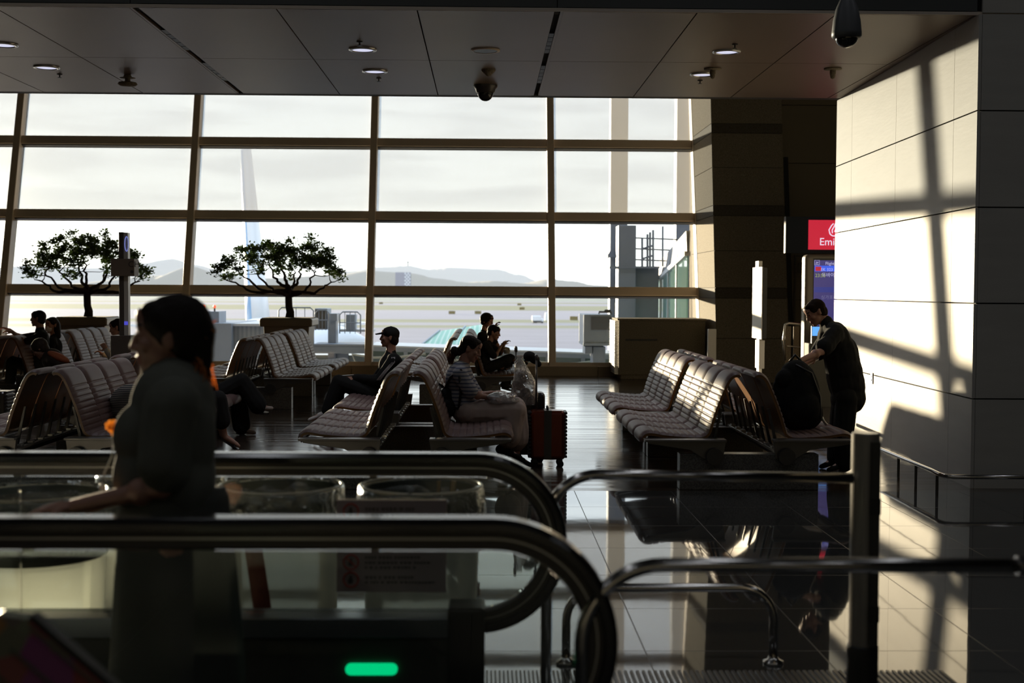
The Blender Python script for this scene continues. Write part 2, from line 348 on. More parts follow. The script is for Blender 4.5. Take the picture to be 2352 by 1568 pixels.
# ---- the pale panelled block on the right
def wx(y): return 4.1 + .03*(y-10.9)
g = G(); g.cm = 1
g.prism([(wx(10.93)+.03, 10.93), (wx(15.85)+.03, 15.83), (13.9, 15.83), (13.9, 10.93)], 0, CE-.01, 'xy'); g.prism([(4.14, 10.93), (13.9, 10.93), (13.9, 11.2), (4.14, 11.2)], CE-.01, 7.2, 'xy')
g.cm = 0
zs = [0] + [.757+.805*k for k in range(9)]
zs = [z for z in zs if z < 7.1] + [7.2]
ys = [10.9, 11.5, 13.3, 15.1, 15.85]
for z0, z1 in zip(zs, zs[1:]):
    zt = min(z1-.006, CE-.002)
    if z0 < CE-.05:
        for a, b in zip(ys, ys[1:]):
            ga, gb = (a if a == 10.9 else a+.003), (b if b == 15.85 else b-.003)
            g.prism([(wx(ga), ga), (wx(gb), gb), (wx(gb)+.028, gb), (wx(ga)+.028, ga)], z0+(.006 if z0 else 0), zt, 'xy')
    for a, b in ((4.132, 7.2), (7.21, 10.3), (10.31, 13.9)): g.box(a, b, 10.9, 10.926, z0+(.006 if z0 else 0), z1-.006)
    if z0 < CE-.05: g.box(4.30, 13.9, 15.83, 15.86, z0, zt)
struct(g.build('wall_right', ['wallpanel', 'gap']))
g = G().obox((wx(14.0)-.004, 14.05, .72), (.006, 0, 0), (0, .035, 0), (0, 0, .06)); g.cm = 1
for z in (.70, .74): g.obox((wx(14)-.012, 14.05, z), (.003, 0, 0), (0, .012, 0), (0, 0, .010))
tag(g.build('power_outlet', ['alu', 'black'], loc=(wx(14.0), 14.05, .66)), 'small power outlet plate low on the sunlit pale wall', 'outlet')

# ---- the leaning window wall
LT = math.tan(R(16)); YB = 25.4
def wy(z): return YB + (z-.2)*LT
MX = [-23.6, -20.1, -16.55, -12.98, -9.42, -5.86, -2.27, 1.3, 4.25]
TZ = [1.63, 3.12, 4.62, 6.1, 7.6]
ZTOP = 8.7
LN = Vector((0, LT, 1)).normalized(); LD = Vector((0, 1, -LT)).normalized()     # along the slope / out through the glass
def slab(g, x0, x1, z0, z1, d0, d1):
    """box lying in the leaning plane between heights z0..z1, d0..d1 outwards from the plane"""
    vs = []
    for z in (z0, z1):
        for d in (d0, d1):
            for x in (x0, x1):
                p = Vector((0, wy(z), z)) + LD*d; vs.append((x, p.y, p.z))
    g.add(vs, [(0, 2, 3, 1), (4, 5, 7, 6), (0, 1, 5, 4), (2, 6, 7, 3), (0, 4, 6, 2), (1, 3, 7, 5)])
for i in range(len(MX)-1):
    a, b = MX[i], MX[i+1]
    w = struct(empty('window_%d' % (i+1), ((a+b)/2, YB, .2)))
    g = G(); slab(g, a-.07, a+.07, .12, ZTOP, -.14, .16); slab(g, a-.03, a+.03, .12, ZTOP, .16, .26); g.build('mullion', 'frame', w, bevel=.012)
    for z in TZ:
        g = G(); slab(g, a+.07, b-.07, z-.085, z+.085, -.07, .10); g.cm = 1; slab(g, a+.07, b-.07, z-.105, z-.0851, -.05, .10); g.build('transom', ['frame', 'darksteel'], w, bevel=.01)
    g = G(); slab(g, a+.07, b-.07, .15, .235, -.10, .12); g.build('window_sill', 'frame', w, bevel=.008)
    zz = [.2] + TZ + [ZTOP]
    for z0, z1 in zip(zz, zz[1:]):
        g = G(); slab(g, a+.05, b-.05, z0, z1, .11, .125); g.build('pane', 'glass', w)
    g = G(); slab(g, a+.075, b-.075, 3.12, ZTOP, .06, .062); g.build('roller_shade', 'shade', w)
w = struct(empty('window_9', (4.25, YB, .2)))
g = G(); slab(g, 4.18, 4.42, .05, ZTOP, -.16, .16)
g.build('mullion', 'frame', w, bevel=.015)
# kerb
g = G()
x = -24
while x < 2.44:
    g.box(x+.004, min(x+1.19, 4.4)-.004, YB-.20, YB+.10, .0, .19); x += 1.19
struct(g.build('baseboard_window', 'kerb', bevel=.006))
struct(G().box(-24, 4.4, YB-.18, YB+.3, -.1, .12).build('baseboard_inner', 'gap'))
# right of the glazing
struct(G().box(5.6, 14, 26.2, 26.5, -.3, 8.7).build('wall_end', mat('dark panel wall', (.085, .07, .05), .5)))
def lean_col():
    g = G(); k = .19
    zc = [(0, .80), (.80, 1.53), (1.53, 1.72), (1.72, 2.4), (2.4, 3.05), (3.05, 3.24), (3.24, 3.95), (3.95, 4.6), (4.6, 4.78), (4.78, 5.6), (5.6, 6.4), (6.4, 7.4), (7.4, 8.6)]
    for i, (z0, z1) in enumerate(zc):
        g.cm = 1 if i in (2, 5, 8) else 0
        q = lambda z, x, y: (x, y+z*k, z)
        x0, x1, y0, y1 = 4.19, 5.52, 23.5, 25.75
        e = .005; vs = [q(z, x, y) for z in (z0+e, z1-e) for y in (y0, y1+.4) for x in (x0, x1)]
        g.add(vs, [(0, 2, 3, 1), (4, 5, 7, 6), (0, 1, 5, 4), (2, 6, 7, 3), (0, 4, 6, 2), (1, 3, 7, 5)])
    g.cm = 2
    g.add([(x, y+z*k, z) for z in (0, 8.6) for y in (23.52, 26.1) for x in (4.21, 5.5)], [(0, 2, 3, 1), (4, 5, 7, 6), (0, 1, 5, 4), (2, 6, 7, 3), (0, 4, 6, 2), (1, 3, 7, 5)])
    return g
struct(lean_col().build('wall_pier', ['granite', 'granite_dark', 'gap']))
g = G(); g.add([(x, y+z*.19, z) for z in (0, 4.15) for y in (23.46, 23.5) for x in (5.52, 5.6)], [(0, 2, 3, 1), (4, 5, 7, 6), (0, 1, 5, 4), (2, 6, 7, 3), (0, 4, 6, 2), (1, 3, 7, 5)])
struct(g.build('trim_4', 'gap'))
g = G()
for z0, z1 in ((0, 1.5), (1.5, 3.0), (3.0, 4.1), (4.1, 5.2), (5.2, 6.4)): g.box(5.62, 7.2, 24.9, 24.95, z0+.006, z1-.006); g.box(7.21, 9, 24.9, 24.95, z0+.006, z1-.006)
struct(g.build('wall_side_panels', mat('brown panel', (.2, .16, .10), .6)))

# ================================================================== BENCHES
def bench_profile():
    """top line of seat and back, (u, z) from the front edge to the head roll, with groove weight"""
    P = [(.872, .375), (.885, .41), (.872, .445), (.835, .462), (.79, .462), (.70, .447), (.60, .437), (.50, .430), (.42, .428), (.365, .436), (.332, .462),
         (.318, .50), (.295, .58), (.268, .66), (.238, .74), (.205, .82), (.175, .885), (.150, .925), (.118, .950), (.08, .955), (.05, .935)]
    # Catmull-Rom through the points
    out = []
    for i in range(len(P)-1):
        p0 = P[max(i-1, 0)]; p1 = P[i]; p2 = P[i+1]; p3 = P[min(i+2, len(P)-1)]
        for k in range(8):
            t = k/8
            out.append(tuple(.5*((2*p1[j])+(-p0[j]+p2[j])*t+(2*p0[j]-5*p1[j]+4*p2[j]-p3[j])*t*t+(-p0[j]+3*p1[j]-3*p2[j]+p3[j])*t**3) for j in (0, 1)))
    out.append(P[-1]); return out
PR = bench_profile()
def seat_mesh():
    L = [0]
    for a, b in zip(PR, PR[1:]): L.append(L[-1]+math.dist(a, b))
    T = L[-1]; n = 200; W = .500
    def samp(s):
        s = min(max(s, 0), T)
        for i in range(len(L)-1):
            if L[i+1] >= s: break
        t = (s-L[i])/max(L[i+1]-L[i], 1e-9); a, b = PR[i], PR[i+1]
        return (a[0]+(b[0]-a[0])*t, a[1]+(b[1]-a[1])*t)
    seams = [.165+.058*k for k in range(9)] + [.675+.0495*k for k in range(8)]
    ny = 12; rows = []
    for i in range(n+1):
        s = T*i/n; p = samp(s); q0 = samp(s-.012); q1 = samp(s+.012); d = Vector((q1[0]-q0[0], q1[1]-q0[1])).normalized(); nr = Vector((d.y, -d.x))
        # outward normal: for the pan upwards, for the back towards the sitter
        nr = -nr if nr.dot(Vector((.4, .9))) < 0 and s < .55 else nr
        if s >= .55 and nr.x < 0 and s < T*.88: nr = -nr
        dm = min(abs(s-x) for x in seams); gr = .012*math.exp(-(dm/.006)**2)
        end = min(s, T-s); er = min(1, (end+.002)/.02)
        row = []
        for j in range(ny+1):
            v = -1+2*j/ny; edge = 1-abs(v)**6
            h = (.022*edge**.5*er - gr*edge)
            row.append((p[0]+nr.x*h, v*W/2, p[1]+nr.y*h))
        rows.append(row)
    g = G(); m = ny+1
    g.add([v for r in rows for v in r], [(i*m+j, i*m+j+1, (i+1)*m+j+1, (i+1)*m+j) for i in range(n) for j in range(ny)])
    return g, samp, T
def seat_shell(samp, T):
    g = G(); n = 60; W = .488; vs = []
    for i in range(n+1):
        s = T*(.02+.97*i/n); p = samp(s); q0 = samp(s-.012); q1 = samp(s+.012); d = Vector((q1[0]-q0[0], q1[1]-q0[1])).normalized(); nr = Vector((d.y, -d.x))
        nr = -nr if nr.dot(Vector((.4, .9))) < 0 and s < .55 else nr
        if s >= .55 and nr.x < 0 and s < T*.88: nr = -nr
        for h in (-.001, -.022):
            for y in (-W/2, W/2): vs.append((p[0]+nr.x*h, y, p[1]+nr.y*h))
    fs = []
    for i in range(n):
        a, b = i*4, (i+1)*4
        fs += [(a, a+1, b+1, b), (a+2, b+2, b+3, a+3), (a, b, b+2, a+2), (a+1, a+3, b+3, b+1)]
    fs += [(0, 2, 3, 1), (n*4, n*4+1, n*4+3, n*4+2)]
    return g.add(vs, fs)
def make_bench():
    root = thing('bench', 'x', 'bench', (0, 0, 0), 'back-to-back waiting benches of eight padded seats')
    sg, samp, T = seat_mesh(); sh = seat_shell(samp, T)
    s0 = sg.build('seat', 'leather', smooth=True); h0 = sh.build('seat_shell', ['ply'], autos=True)
    first = True
    for side in (1, -1):
        for k in range(4):
            y = .40+.515*k
            o = s0 if first else s0.copy(); h = h0 if first else h0.copy()
            if not first: COL.objects.link(o); COL.objects.link(h)
            first = False
            o.parent = root; o.location = (0, y, 0); o.rotation_euler.z = 0 if side == 1 else math.pi
            h.parent = o; h.location = (0, 0, 0)
        g = G()
        for ys in (.06, 2.39):
            pass
        # end brackets
        for y0, y1 in ((0, .14), (2.26, 2.36)):
            g = G(); u = lambda x: x*side
            g.prism([(u(.20), .405), (u(.875), .405), (u(.880), .425), (u(.20), .425)], y0, y1)
            ym = (y0+y1)/2
            g.prism([(u(.20), .404), (u(.86), .404), (u(.84), .385), (u(.50), .335), (u(.38), .26), (u(.22), .26)], ym-.022, ym+.022)
            g.build('bracket', 'bracket', root, bevel=.003)
        g = G(); g.tube([(.30*side, -.005, .285), (.30*side, 2.365, .285)], .042, 14); g.tube([(.30*side, -.012, .285), (.30*side, .03, .285)], .07, 18); g.tube([(.30*side, 2.33, .285), (.30*side, 2.37, .285)], .07, 18)
        g.build('beam', 'darksteel', root, smooth=True, autos=True)
        g = G()
        for k in range(4): 
            for dy in (-.13, .13): g.box(.245*side-.022, .245*side+.022, .40+.515*k+dy-.03, .40+.515*k+dy+.03, .325, .345)
        g.box(.245*side-.018, .245*side+.018, .05, 2.33, .30, .326); g.build('rail', 'alu', root, bevel=.003)
        for k in range(4):
            for dy in (-.13, .13):
                y = .40+.515*k+dy; g = G(); g.prism([(side*.262, .33), (side*.288, .33), (side*.208, .66), (side*.192, .66)], y-.012, y+.012); g.build('back_support', 'darksteel', root)
    for y in (.0+.06, 2.20): G().box(-.58, .58, y, y+.15, 0, .30).build('stone_foot', 'stonebase', root, bevel=.006)
    return root
BN = [(-3.65, 10.72, 'padded bench nearest the walkway in the left column, behind the woman in the dark shirt'),
      (-.66, 10.72, 'nearest padded bench of the middle column where the woman in striped top sits'),
      (2.2, 10.72, 'nearest padded bench of the right column with the black backpack on it'),
      (-3.65, 13.12, 'second padded bench of the left column, with two sitters facing the middle aisle'),
      (-.66, 13.12, 'second padded bench of the middle column where the man in the cap sits'),
      (2.2, 13.12, 'empty second padded bench of the right column, behind the one with the backpack'),
      (-6.75, 18.3, 'padded bench left of the tall sign post, near the hooded dark sitter'),
      (-6.75, 20.75, 'far padded bench in front of the left potted tree'),
      (-3.25, 17.95, 'sunlit empty bench whose back is in front of the right potted tree, nearer one'),
      (-3.25, 20.35, 'sunlit empty bench farther back, directly before the right potted tree pot'),
      (-.36, 18.55, 'bench near the glass where two boys sit'),
      (-.36, 20.95, 'farthest bench of the middle column, beyond the two boys')]
b0 = make_bench()
for i, (x, y, lb) in enumerate(BN):
    if i == 0: b = b0; b.location = (x, y, 0); b['label'] = lb
    else: b = copy_tree(b0, (x, y, 0), lb)

# ================================================================== PEOPLE
def remesh(g, name, mats, parent, vox, smooth_it=2, fold=0, fold_scale=9, matfn=None, loc=None):
    me = bpy.data.meshes.new(name); me.from_pydata(g.v, [], g.f)
    bm = bmesh.new(); bm.from_mesh(me); bmesh.ops.recalc_face_normals(bm, faces=bm.faces)
    org = Vector(loc) if loc is not None else Vector()
    bmesh.ops.translate(bm, verts=bm.verts, vec=-org); bm.to_mesh(me); bm.free()
    o = bpy.data.objects.new(name, me); COL.objects.link(o)
    rm = o.modifiers.new('r', 'REMESH'); rm.mode = 'VOXEL'; rm.voxel_size = vox
    sm = o.modifiers.new('s', 'SMOOTH'); sm.iterations = smooth_it; sm.factor = .6
    dg = bpy.context.evaluated_depsgraph_get(); ev = bpy.data.meshes.new_from_object(o.evaluated_get(dg))
    o.modifiers.clear(); o.data = ev; ev.name = name; bpy.data.meshes.remove(me)
    if fold:
        nrm = [v.normal.copy() for v in ev.vertices]
        for v, n in zip(ev.vertices, nrm):
            p = (v.co+org)*fold_scale; q = Vector((p.x, p.y, p.z*.45)); h = noise.noise(q) + .5*noise.noise(q*2.3)
            v.co += n*h*fold
    ev.materials.clear()
    for m in mats: ev.materials.append(MT[m] if isinstance(m, str) else m)
    if matfn:
        for p in ev.polygons:
            k = matfn(p.center+org)
            if k: p.material_index = k
            else: p.material_index = 0
    else:
        ev.polygons.foreach_set('material_index', [0]*len(ev.polygons))
    ev.polygons.foreach_set('use_smooth', [True]*len(ev.polygons))
    if parent: o.parent = parent; o.location = org-Vector(parent.location)
    else: o.location = org
    return o
def V(*a): return Vector(a)
def frame_of(d, n):
    d = Vector(d).normalized(); n = Vector(n); n = (n-d*n.dot(d)).normalized(); return d, n, d.cross(n)
def hand(g, w, d, n, side, curl=.5, s=1.0, spread=.06):
    """w wrist, d direction of the fingers, n back-of-hand normal, side +1/-1 for the thumb side"""
    d, n, c = frame_of(d, n); c = c*side
    w = Vector(w)
    g.cap(w, .024*s, w+d*.05*s, .030*s, .62, n); g.ell(w+d*.058*s, (.042*s, .038*s, .0155*s), (d, c, n))
    for k, (off, ln) in enumerate(((.030, .070), (.010, .078), (-.010, .073), (-.029, .058))):
        p = w+d*.085*s+c*off*s; a = 0; dd = (d+c*off*spread*18).normalized(); r = .0092*s
        for j, f in enumerate((.45, .32, .27)):
            a += curl*(.55 if j == 0 else .75); q = p+(dd*math.cos(a)-n*math.sin(a))*ln*f*s
            g.cap(p, r, q, r*.9, 1, None, 8); p = q; r *= .92
    p = w+d*.028*s+c*.030*s; q = p+(d*.5+c*.75-n*.25).normalized()*.038*s; t = q+(d*.85+c*.25-n*.35*(1+curl)).normalized()*.032*s
    g.cap(p, .013*s, q, .0115*s, 1, None, 8); g.cap(q, .011*s, t, .009*s, 1, None, 8)
def head(g, c, f, u, s=1.0, female=False):
    f, u, r = frame_of(f, u); A = (r, f, u); c = Vector(c)
    P = lambda x, y, z: c+(r*x+f*y+u*z)*s
    E = lambda p, rad, n=12: g.ell(P(*p), tuple(q*s for q in rad), A, n)
    E((0, -.005, .015), (.074, .094, .090), 14); E((0, .030, -.035), (.060, .056, .072)); E((0, .045, -.075), (.042, .044, .036)); E((0, .072, -.098), (.020, .018, .017))
    E((0, .078, .032), (.050, .016, .013)); E((0, .082, .055), (.045, .012, .030))
    g.cap(P(0, .090, .014), .008*s, P(0, .106, -.026), .0125*s); E((.012, .094, -.030), (.009, .010, .008)); E((-.012, .094, -.030), (.009, .010, .008))
    E((0, .089, -.056), (.022, .012, .0065)); E((0, .087, -.068), (.019, .012, .0075)); E((0, .080, -.048), (.026, .014, .014))
    for q in (1, -1):
        E((q*.040, .062, -.020), (.022, .024, .022)); E((q*.031, .079, .010), (.016, .010, .009)); E((q*.076, -.004, -.008), (.009, .018, .030)); E((q*.080, -.010, .012), (.007, .014, .013))
    def mf(p):
        q = (p-c)/s; x, y, z = q.dot(r), q.dot(f), q.dot(u)
        if y > .075 and -.076 < z < -.049 and abs(x) < .024 and y > .080: return 1
        if y > .076 and abs(abs(x)-.031) < .011 and abs(z-.010) < .0055: return 2
        if y > .070 and abs(abs(x)-.032) < .019 and abs(z-.036) < .0045: return 2
        return 0
    return mf
def hair_cap(g, c, f, u, s=1.0, low=-.06, fringe=.0, vol=1.0, female=False):
    f, u, r = frame_of(f, u); A = (r, f, u); c = Vector(c)
    P = lambda x, y, z: c+(r*x+f*y+u*z)*s
    E = lambda p, rad, n=14: g.ell(P(*p), tuple(q*s for q in rad), A, n)
    E((0, -.018, .030), (.084*vol, .094*vol, .088*vol)); E((0, .030, .078), (.062*vol, .050, .028)); E((0, -.045, low+.04), (.070*vol, .060, .070))
    for q in (1, -1): E((q*.058, .022, .045), (.026, .038, .040)); E((q*.066, -.030, low+.055), (.018, .034, .050))
    if fringe: E((0, .066, .070-fringe*.02), (.058, .026, .026)); 
class Body:
    """one figure from joint positions (world). J keys: pelvis waist chest neck head face up + sL eL wL hL / sR eR wR hR, hpL kL aL tL / hpR kR aR tR"""
    def __init__(s, J, k=1.0): s.J = J; s.k = k
    def limb_arm(s, g, side, r=(.046, .038, .027), upto=1.0, gap=0):
        J = s.J; S, E_, Wr = (Vector(J[x+side]) for x in 'sew'); k = s.k
        g.cap(S, r[0]*k, E_, r[1]*k); g.cap(E_, r[1]*k, Wr, r[2]*k, .85)
        g.ell(S.lerp(E_, .35), (r[0]*k*1.08,)*3); g.ell(E_.lerp(Wr, .25), (r[1]*k*1.10,)*3)
    def limb_leg(s, g, side, r=(.078, .052, .036)):
        J = s.J; k = s.k; H, K, A = (Vector(J[x+side]) for x in ('hp', 'k', 'a'))
        g.cap(H, r[0]*k, K, r[1]*k); g.cap(K, r[1]*k, A, r[2]*k); g.ell(K.lerp(A, .28), (r[1]*k*1.08,)*3)
    def skin(s, name, label, vox=.006, arms='LR', legs='LR', feet=True, hands=None, curl=.5, female=False, hs=1.0, loc=None, handscale=1.0, skinm='skin'):
        J = s.J; k = s.k; g = G(); mf = head(g, J['head'], J['face'], J['up'], hs, female)
        N_, C, Wt, P = (Vector(J[x]) for x in ('neck', 'chest', 'waist', 'pelvis')); hd = Vector(J['head']); f, u, r = frame_of(J['face'], J['up'])
        g.cap(N_, .060*k, hd-u*.05*hs-f*.02*hs, .050*hs)
        sw = (Vector(J['sL'])-Vector(J['sR'])); sd = sw.normalized()
        g.cap(Vector(J['sL']), .05*k, N_-Vector((0, 0, .02)), .05*k); g.cap(Vector(J['sR']), .05*k, N_-Vector((0, 0, .02)), .05*k)
        g.cap(C, .105*k, Wt, .085*k); g.cap(Wt, .085*k, P, .10*k)
        for a in 'LR': g.cap(Vector(J['s'+a]), .05*k, C.lerp(Wt, .3), .09*k); g.cap(Vector(J['hp'+a]), .08*k, P, .11*k)
        for a in arms: s.limb_arm(g, a)
        for a in arms:
            d = J.get('h'+a); 
            if d: hand(g, J['w'+a], d[0], d[1], d[2], d[3] if len(d) > 3 else curl, handscale*k)
        for a in legs:
            s.limb_leg(g, a); A = Vector(J['a'+a]); T = Vector(J['t'+a]); g.cap(A+(T-A)*.05, .036*k, A+(T-A)*.6, .030*k); g.cap(A+(T-A)*.5, .032*k, T, .020*k); 
        o = remesh(g, name, [skinm, 'lip', 'eyem'], None, vox, 2, matfn=mf, loc=loc or J['pelvis'])
        tag(o, label, 'person'); s.o = o; return o
    def shirt(s, m, sleeve=.5, r=(.066, .056, .045), body=(.150, .135, .145), vox=.010, fold=.006, name='shirt', hem=0.0, depth=.78, extra=None):
        J = s.J; k = s.k; g = G(); N_, C, Wt, P = (Vector(J[x]) for x in ('neck', 'chest', 'waist', 'pelvis'))
        sd = (Vector(J['sL'])-Vector(J['sR'])).normalized(); upv = (N_-Wt).normalized(); fr = upv.cross(sd).normalized(); A = (sd, fr, upv)
        g.ell(C+upv*.02, (body[0]*k*1.06, body[0]*depth*k, .17*k), A, 14); g.ell(Wt, (body[1]*k, body[1]*depth*1.0*k, .18*k), A, 14); 
        g.ell(P+upv*(.06-hem)*k, (body[2]*k*1.08, body[2]*.92*k, .15*k), A, 14)
        for a in 'LR':
            S, E_, Wr = (Vector(J[x+a]) for x in 'sew')
            g.cap(S, r[0]*k, N_-upv*.035*k, .058*k); g.cap(S, r[0]*k*1.0, C, .11*k)
            t = min(sleeve*2, 1.0); g.cap(S, r[0]*k, S.lerp(E_, t), (r[0]+(r[1]-r[0])*t)*k)
            if sleeve > .5: t2 = (sleeve-.5)*2; g.cap(E_, r[1]*k, E_.lerp(Wr, t2*.97), (r[1]+(r[2]-r[1])*t2)*k)
        g.cap(N_-upv*.04*k, .075*k, N_+upv*.008, .064*k)
        if extra: extra(g)
        mats = m if isinstance(m, list) else [m]
        return remesh(g, name, mats, s.o, vox, 2, fold, 11, getattr(s, 'shirt_mf', None))
    def trousers(s, m, r=(.098, .078, .065), length=1.0, vox=.010, fold=.006, name='trousers'):
        J = s.J; k = s.k; g = G(); P = Vector(J['pelvis']); Wt = Vector(J['waist']); g.cap(P, .135*k, P.lerp(Wt, .75), .122*k)
        for a in 'LR':
            H, K, A = (Vector(J[x+a]) for x in ('hp', 'k', 'a')); g.cap(P, .12*k, H, r[0]*k*1.05)
            t = min(1, length*2); g.cap(H, r[0]*k, H.lerp(K, t), (r[0]+(r[1]-r[0])*t)*k)
            if length > .5: t2 = (length-.5)*2; g.cap(K, r[1]*k, K.lerp(A, t2), (r[1]+(r[2]-r[1])*t2)*k)
        return remesh(g, name, [m], s.o, vox, 2, fold, 9)
    def shoes(s, m, sole='black', sides='LR', acc=None):
        J = s.J; k = s.k
        for a in sides:
            A = Vector(J['a'+a]); T = Vector(J['t'+a]); d = (T-A); sh = Vector(J['k'+a])-A; d.normalize(); n = (sh-d*sh.dot(d)).normalized() if sh.length else Vector((0, 0, 1)); c = d.cross(n)
            g = G(); heel = A-d*.045*k-n*.035*k; toe = T-n*.008*k
            g.ell(heel+n*.03*k, (.045*k, .036*k, .045*k), (d, c, n)); g.cap(heel+n*.03*k, .036*k, heel.lerp(toe, .55)+n*.022*k, .038*k, .9, n); g.cap(heel.lerp(toe, .5)+n*.018*k, .037*k, toe+n*.012*k, .030*k, .75, n)
            g.cap(A-n*.02*k, .040*k, A+n*.02*k, .040*k)
            sh_o = remesh(g, 'shoe', [m], s.o, .006, 2)
            g = G(); prof = [(-.05, -.030), (.05, -.036), (.14, -.040), (.215, -.026), (.235, 0), (.215, .026), (.14, .040), (.05, .036), (-.05, .030), (-.065, 0)]
            L = (T-A).length/(.235)*1.0; g.add([heel+d*(x*L+.02)*k/k+c*y*k-n*(.012+z)*k for z in (0, .024) for x, y in [(p[0]*.98+.02, p[1]) for p in prof]], [tuple(range(10)), tuple(range(19, 9, -1))]+[(i, (i+1) % 10, (i+1) % 10+10, i+10) for i in range(10)])
            child_mesh(g, 'sole', sole, sh_o)
            if acc: acc(sh_o, A, T, d, n, c)
def child_mesh(g, name, m, parent, **kw):
    """mesh in world coordinates under a child of a thing"""
    o = g.build(name, m, None, **kw); w = Vector(); p = parent
    while p: w += Vector(p.location); p = p.parent
    o.parent = parent; o.location = -w; return o
def hair(o, J, m='hair', s=1.0, extra=None, vox=.006, **kw):
    g = G(); hair_cap(g, J['head'], J['face'], J['up'], s, **kw)
    if extra: extra(g)
    return remesh(g, 'hair', [m], o, vox, 2, .0025, 40)
def J_(Y, dy=.19, **k):
    """joint table from the side view: every value is (px, py) or (px, py, Y offset)"""
    J = {}
    for n, v in k.items():
        if n in ('face', 'up') or (n[0] == 'h' and n[1:] in ('L', 'R')): J[n] = v; continue
        off = v[2] if len(v) > 2 else (0 if n in ('pelvis', 'waist', 'chest', 'neck', 'head') else (dy if n.endswith('L') else -dy)*(.55 if n.startswith('hp') else (.6 if n[0] in 'ka' or n[0] == 't' else 1)))
        J[n] = at(v[0], v[1], Y+off)
    return J
MT['black_cloth'] = mat('black cloth', (.022, .022, .021), .95, spec=.15)
MT['dark_shirt'] = mat('charcoal green cotton', (.14, .145, .12), .9, spec=.2)
MT['dark_skirt'] = mat('dark skirt cloth', (.05, .052, .045), .85)
MT['stripe_shirt'] = stripes('blue white striped jersey', (.34, .33, .33), (.07, .085, .14), .034, 'Z', .62)
MT['beige'] = mat('taupe linen', (.46, .37, .32), .8)
MT['white_shoe'] = mat('white leather', (.60, .55, .50), .45)
MT['red_sole'] = mat('red rubber', (.35, .045, .03), .5)
MT['white'] = mat('white plastic', (.75, .73, .70), .4)
MT['cream'] = mat('cream cloth', (.55, .50, .42), .8)
MT['glowhair'] = thin('loose backlit hair', (.80, .38, .13), .75)
MT['flower'] = thin('orange petals', (1, .62, .20), .75)

# ---- woman walking past in the foreground (faces left)
Yw = 3.98
J = J_(Yw, .17, head=(392, 772), neck=(402, 868), chest=(398, 955), waist=(395, 1095), pelvis=(392, 1235), sL=(395, 925), sR=(398, 925), eL=(345, 1105, .16), wL=(205, 1165, .22), eR=(372, 1118), wR=(172, 1162, -.17),
       hpL=(392, 1250), hpR=(395, 1250), kL=(375, 1560), kR=(430, 1560), aL=(330, 1860), aR=(480, 1850), tL=(200, 1930), tR=(380, 1930), face=(-1, -.10, -.04), up=(.03, 0, 1),
       hL=((-1, .1, -.10), (0, 0, 1), 1, .35), hR=((-1, .05, -.10), (0, -.1, 1), -1, .30))
for q in 'LR':
    J['a'+q] = V(J['a'+q].x, J['a'+q].y, .08); J['t'+q] = V(J['a'+q].x-.15, J['a'+q].y, .03)
B = Body(J, .97); o = B.skin('person', 'woman in dark shirt and skirt walking past between the two handrails, hand held forward', vox=.0058, hs=1.06)
def ex(g):
    h = Vector(J['head'])
    g.cap(h+V(.075, 0, .015), .062, h+V(.085, .0, -.07), .045); g.cap(h+V(.085, 0, -.06), .036, h+V(.100, 0, -.115), .024); g.ell(h+V(.03, 0, .03), (.098, .088, .098))
hair(o, J, s=1.06, extra=ex, low=-.055, vol=1.05)
g = G(); rnd = random.Random(3)
for i in range(70):
    a = Vector(J['head'])+V(.078+rnd.uniform(-.02, .02), rnd.uniform(-.04, .04), -.065+rnd.uniform(-.02, .02)); b = a+V(rnd.uniform(-.03, .035), rnd.uniform(-.03, .03), rnd.uniform(-.075, -.02)); c = b+V(rnd.uniform(-.015, .02), 0, rnd.uniform(-.03, -.005))
    g.tube([a, (a+b)/2+V(.006, 0, 0), b, c], [.0025, .003, .0025, .001], 4)
for i in range(18):
    a = Vector(J['head'])+V(.095, rnd.uniform(-.03, .03), .02+rnd.uniform(-.02, .02)); b = a+V(rnd.uniform(.02, .05), rnd.uniform(-.02, .02), rnd.uniform(-.01, .03)); g.tube([a, b], [.003, .001], 4)
child_mesh(g, 'hair_tie', 'glowhair', o, smooth=True)['label'] = 'orange scrunchie and backlit wisps'
def exs(g):
    for yy in (-.07, .07): g.ell(at(318, 1005, Yw+yy), (.075, .085, .10)); g.ell(at(322, 1090, Yw+yy), (.080, .09, .12))
    for yy in (-.06, .06): g.ell(at(430, 1000, Yw+yy), (.085, .09, .17)); g.ell(at(425, 1110, Yw+yy), (.088, .10, .13))
    g.cap(at(392, 930, Yw-.17), .080, at(368, 1062, Yw-.19), .068)
B.shirt('dark_shirt', .40, (.078, .072, .06), (.155, .158, .150), vox=.009, fold=.007, hem=.0, depth=.86, extra=exs)
g = G(); Pv = Vector(J['pelvis'])
prof = [(.155, .03, .15), (.165, .0, .155), (.18, -.2, .17), (.20, -.5, .19), (.215, -.85, .20), (.205, -.86, .19)]
n = 48; vs = []
for rx, dz, ry in prof:
    for j in range(n):
        a = 2*math.pi*j/n; w = 1+.035*math.sin(a*7+dz*3)*min(1, -dz*2+.1); vs.append(Pv+V(.01-dz*.02+rx*w*math.cos(a), ry*w*math.sin(a), .12+dz))
g.add(vs, [(i*n+j, i*n+(j+1) % n, (i+1)*n+(j+1) % n, (i+1)*n+j) for i in range(len(prof)-1) for j in range(n)] + [tuple(range(n))[::-1]])
child_mesh(g, 'skirt', 'dark_skirt', o, smooth=True)
B.shoes('black_cloth')
g = G(); fc = at(258, 978, Yw-.02)
for k in range(16):
    a = 2*math.pi*k/8+(k//8)*.4; rr = .009+.005*(k//8); g.ell(fc+V(math.cos(a)*rr, math.sin(k)*.005, math.sin(a)*rr), (.0075, .004, .0055), None, 6)
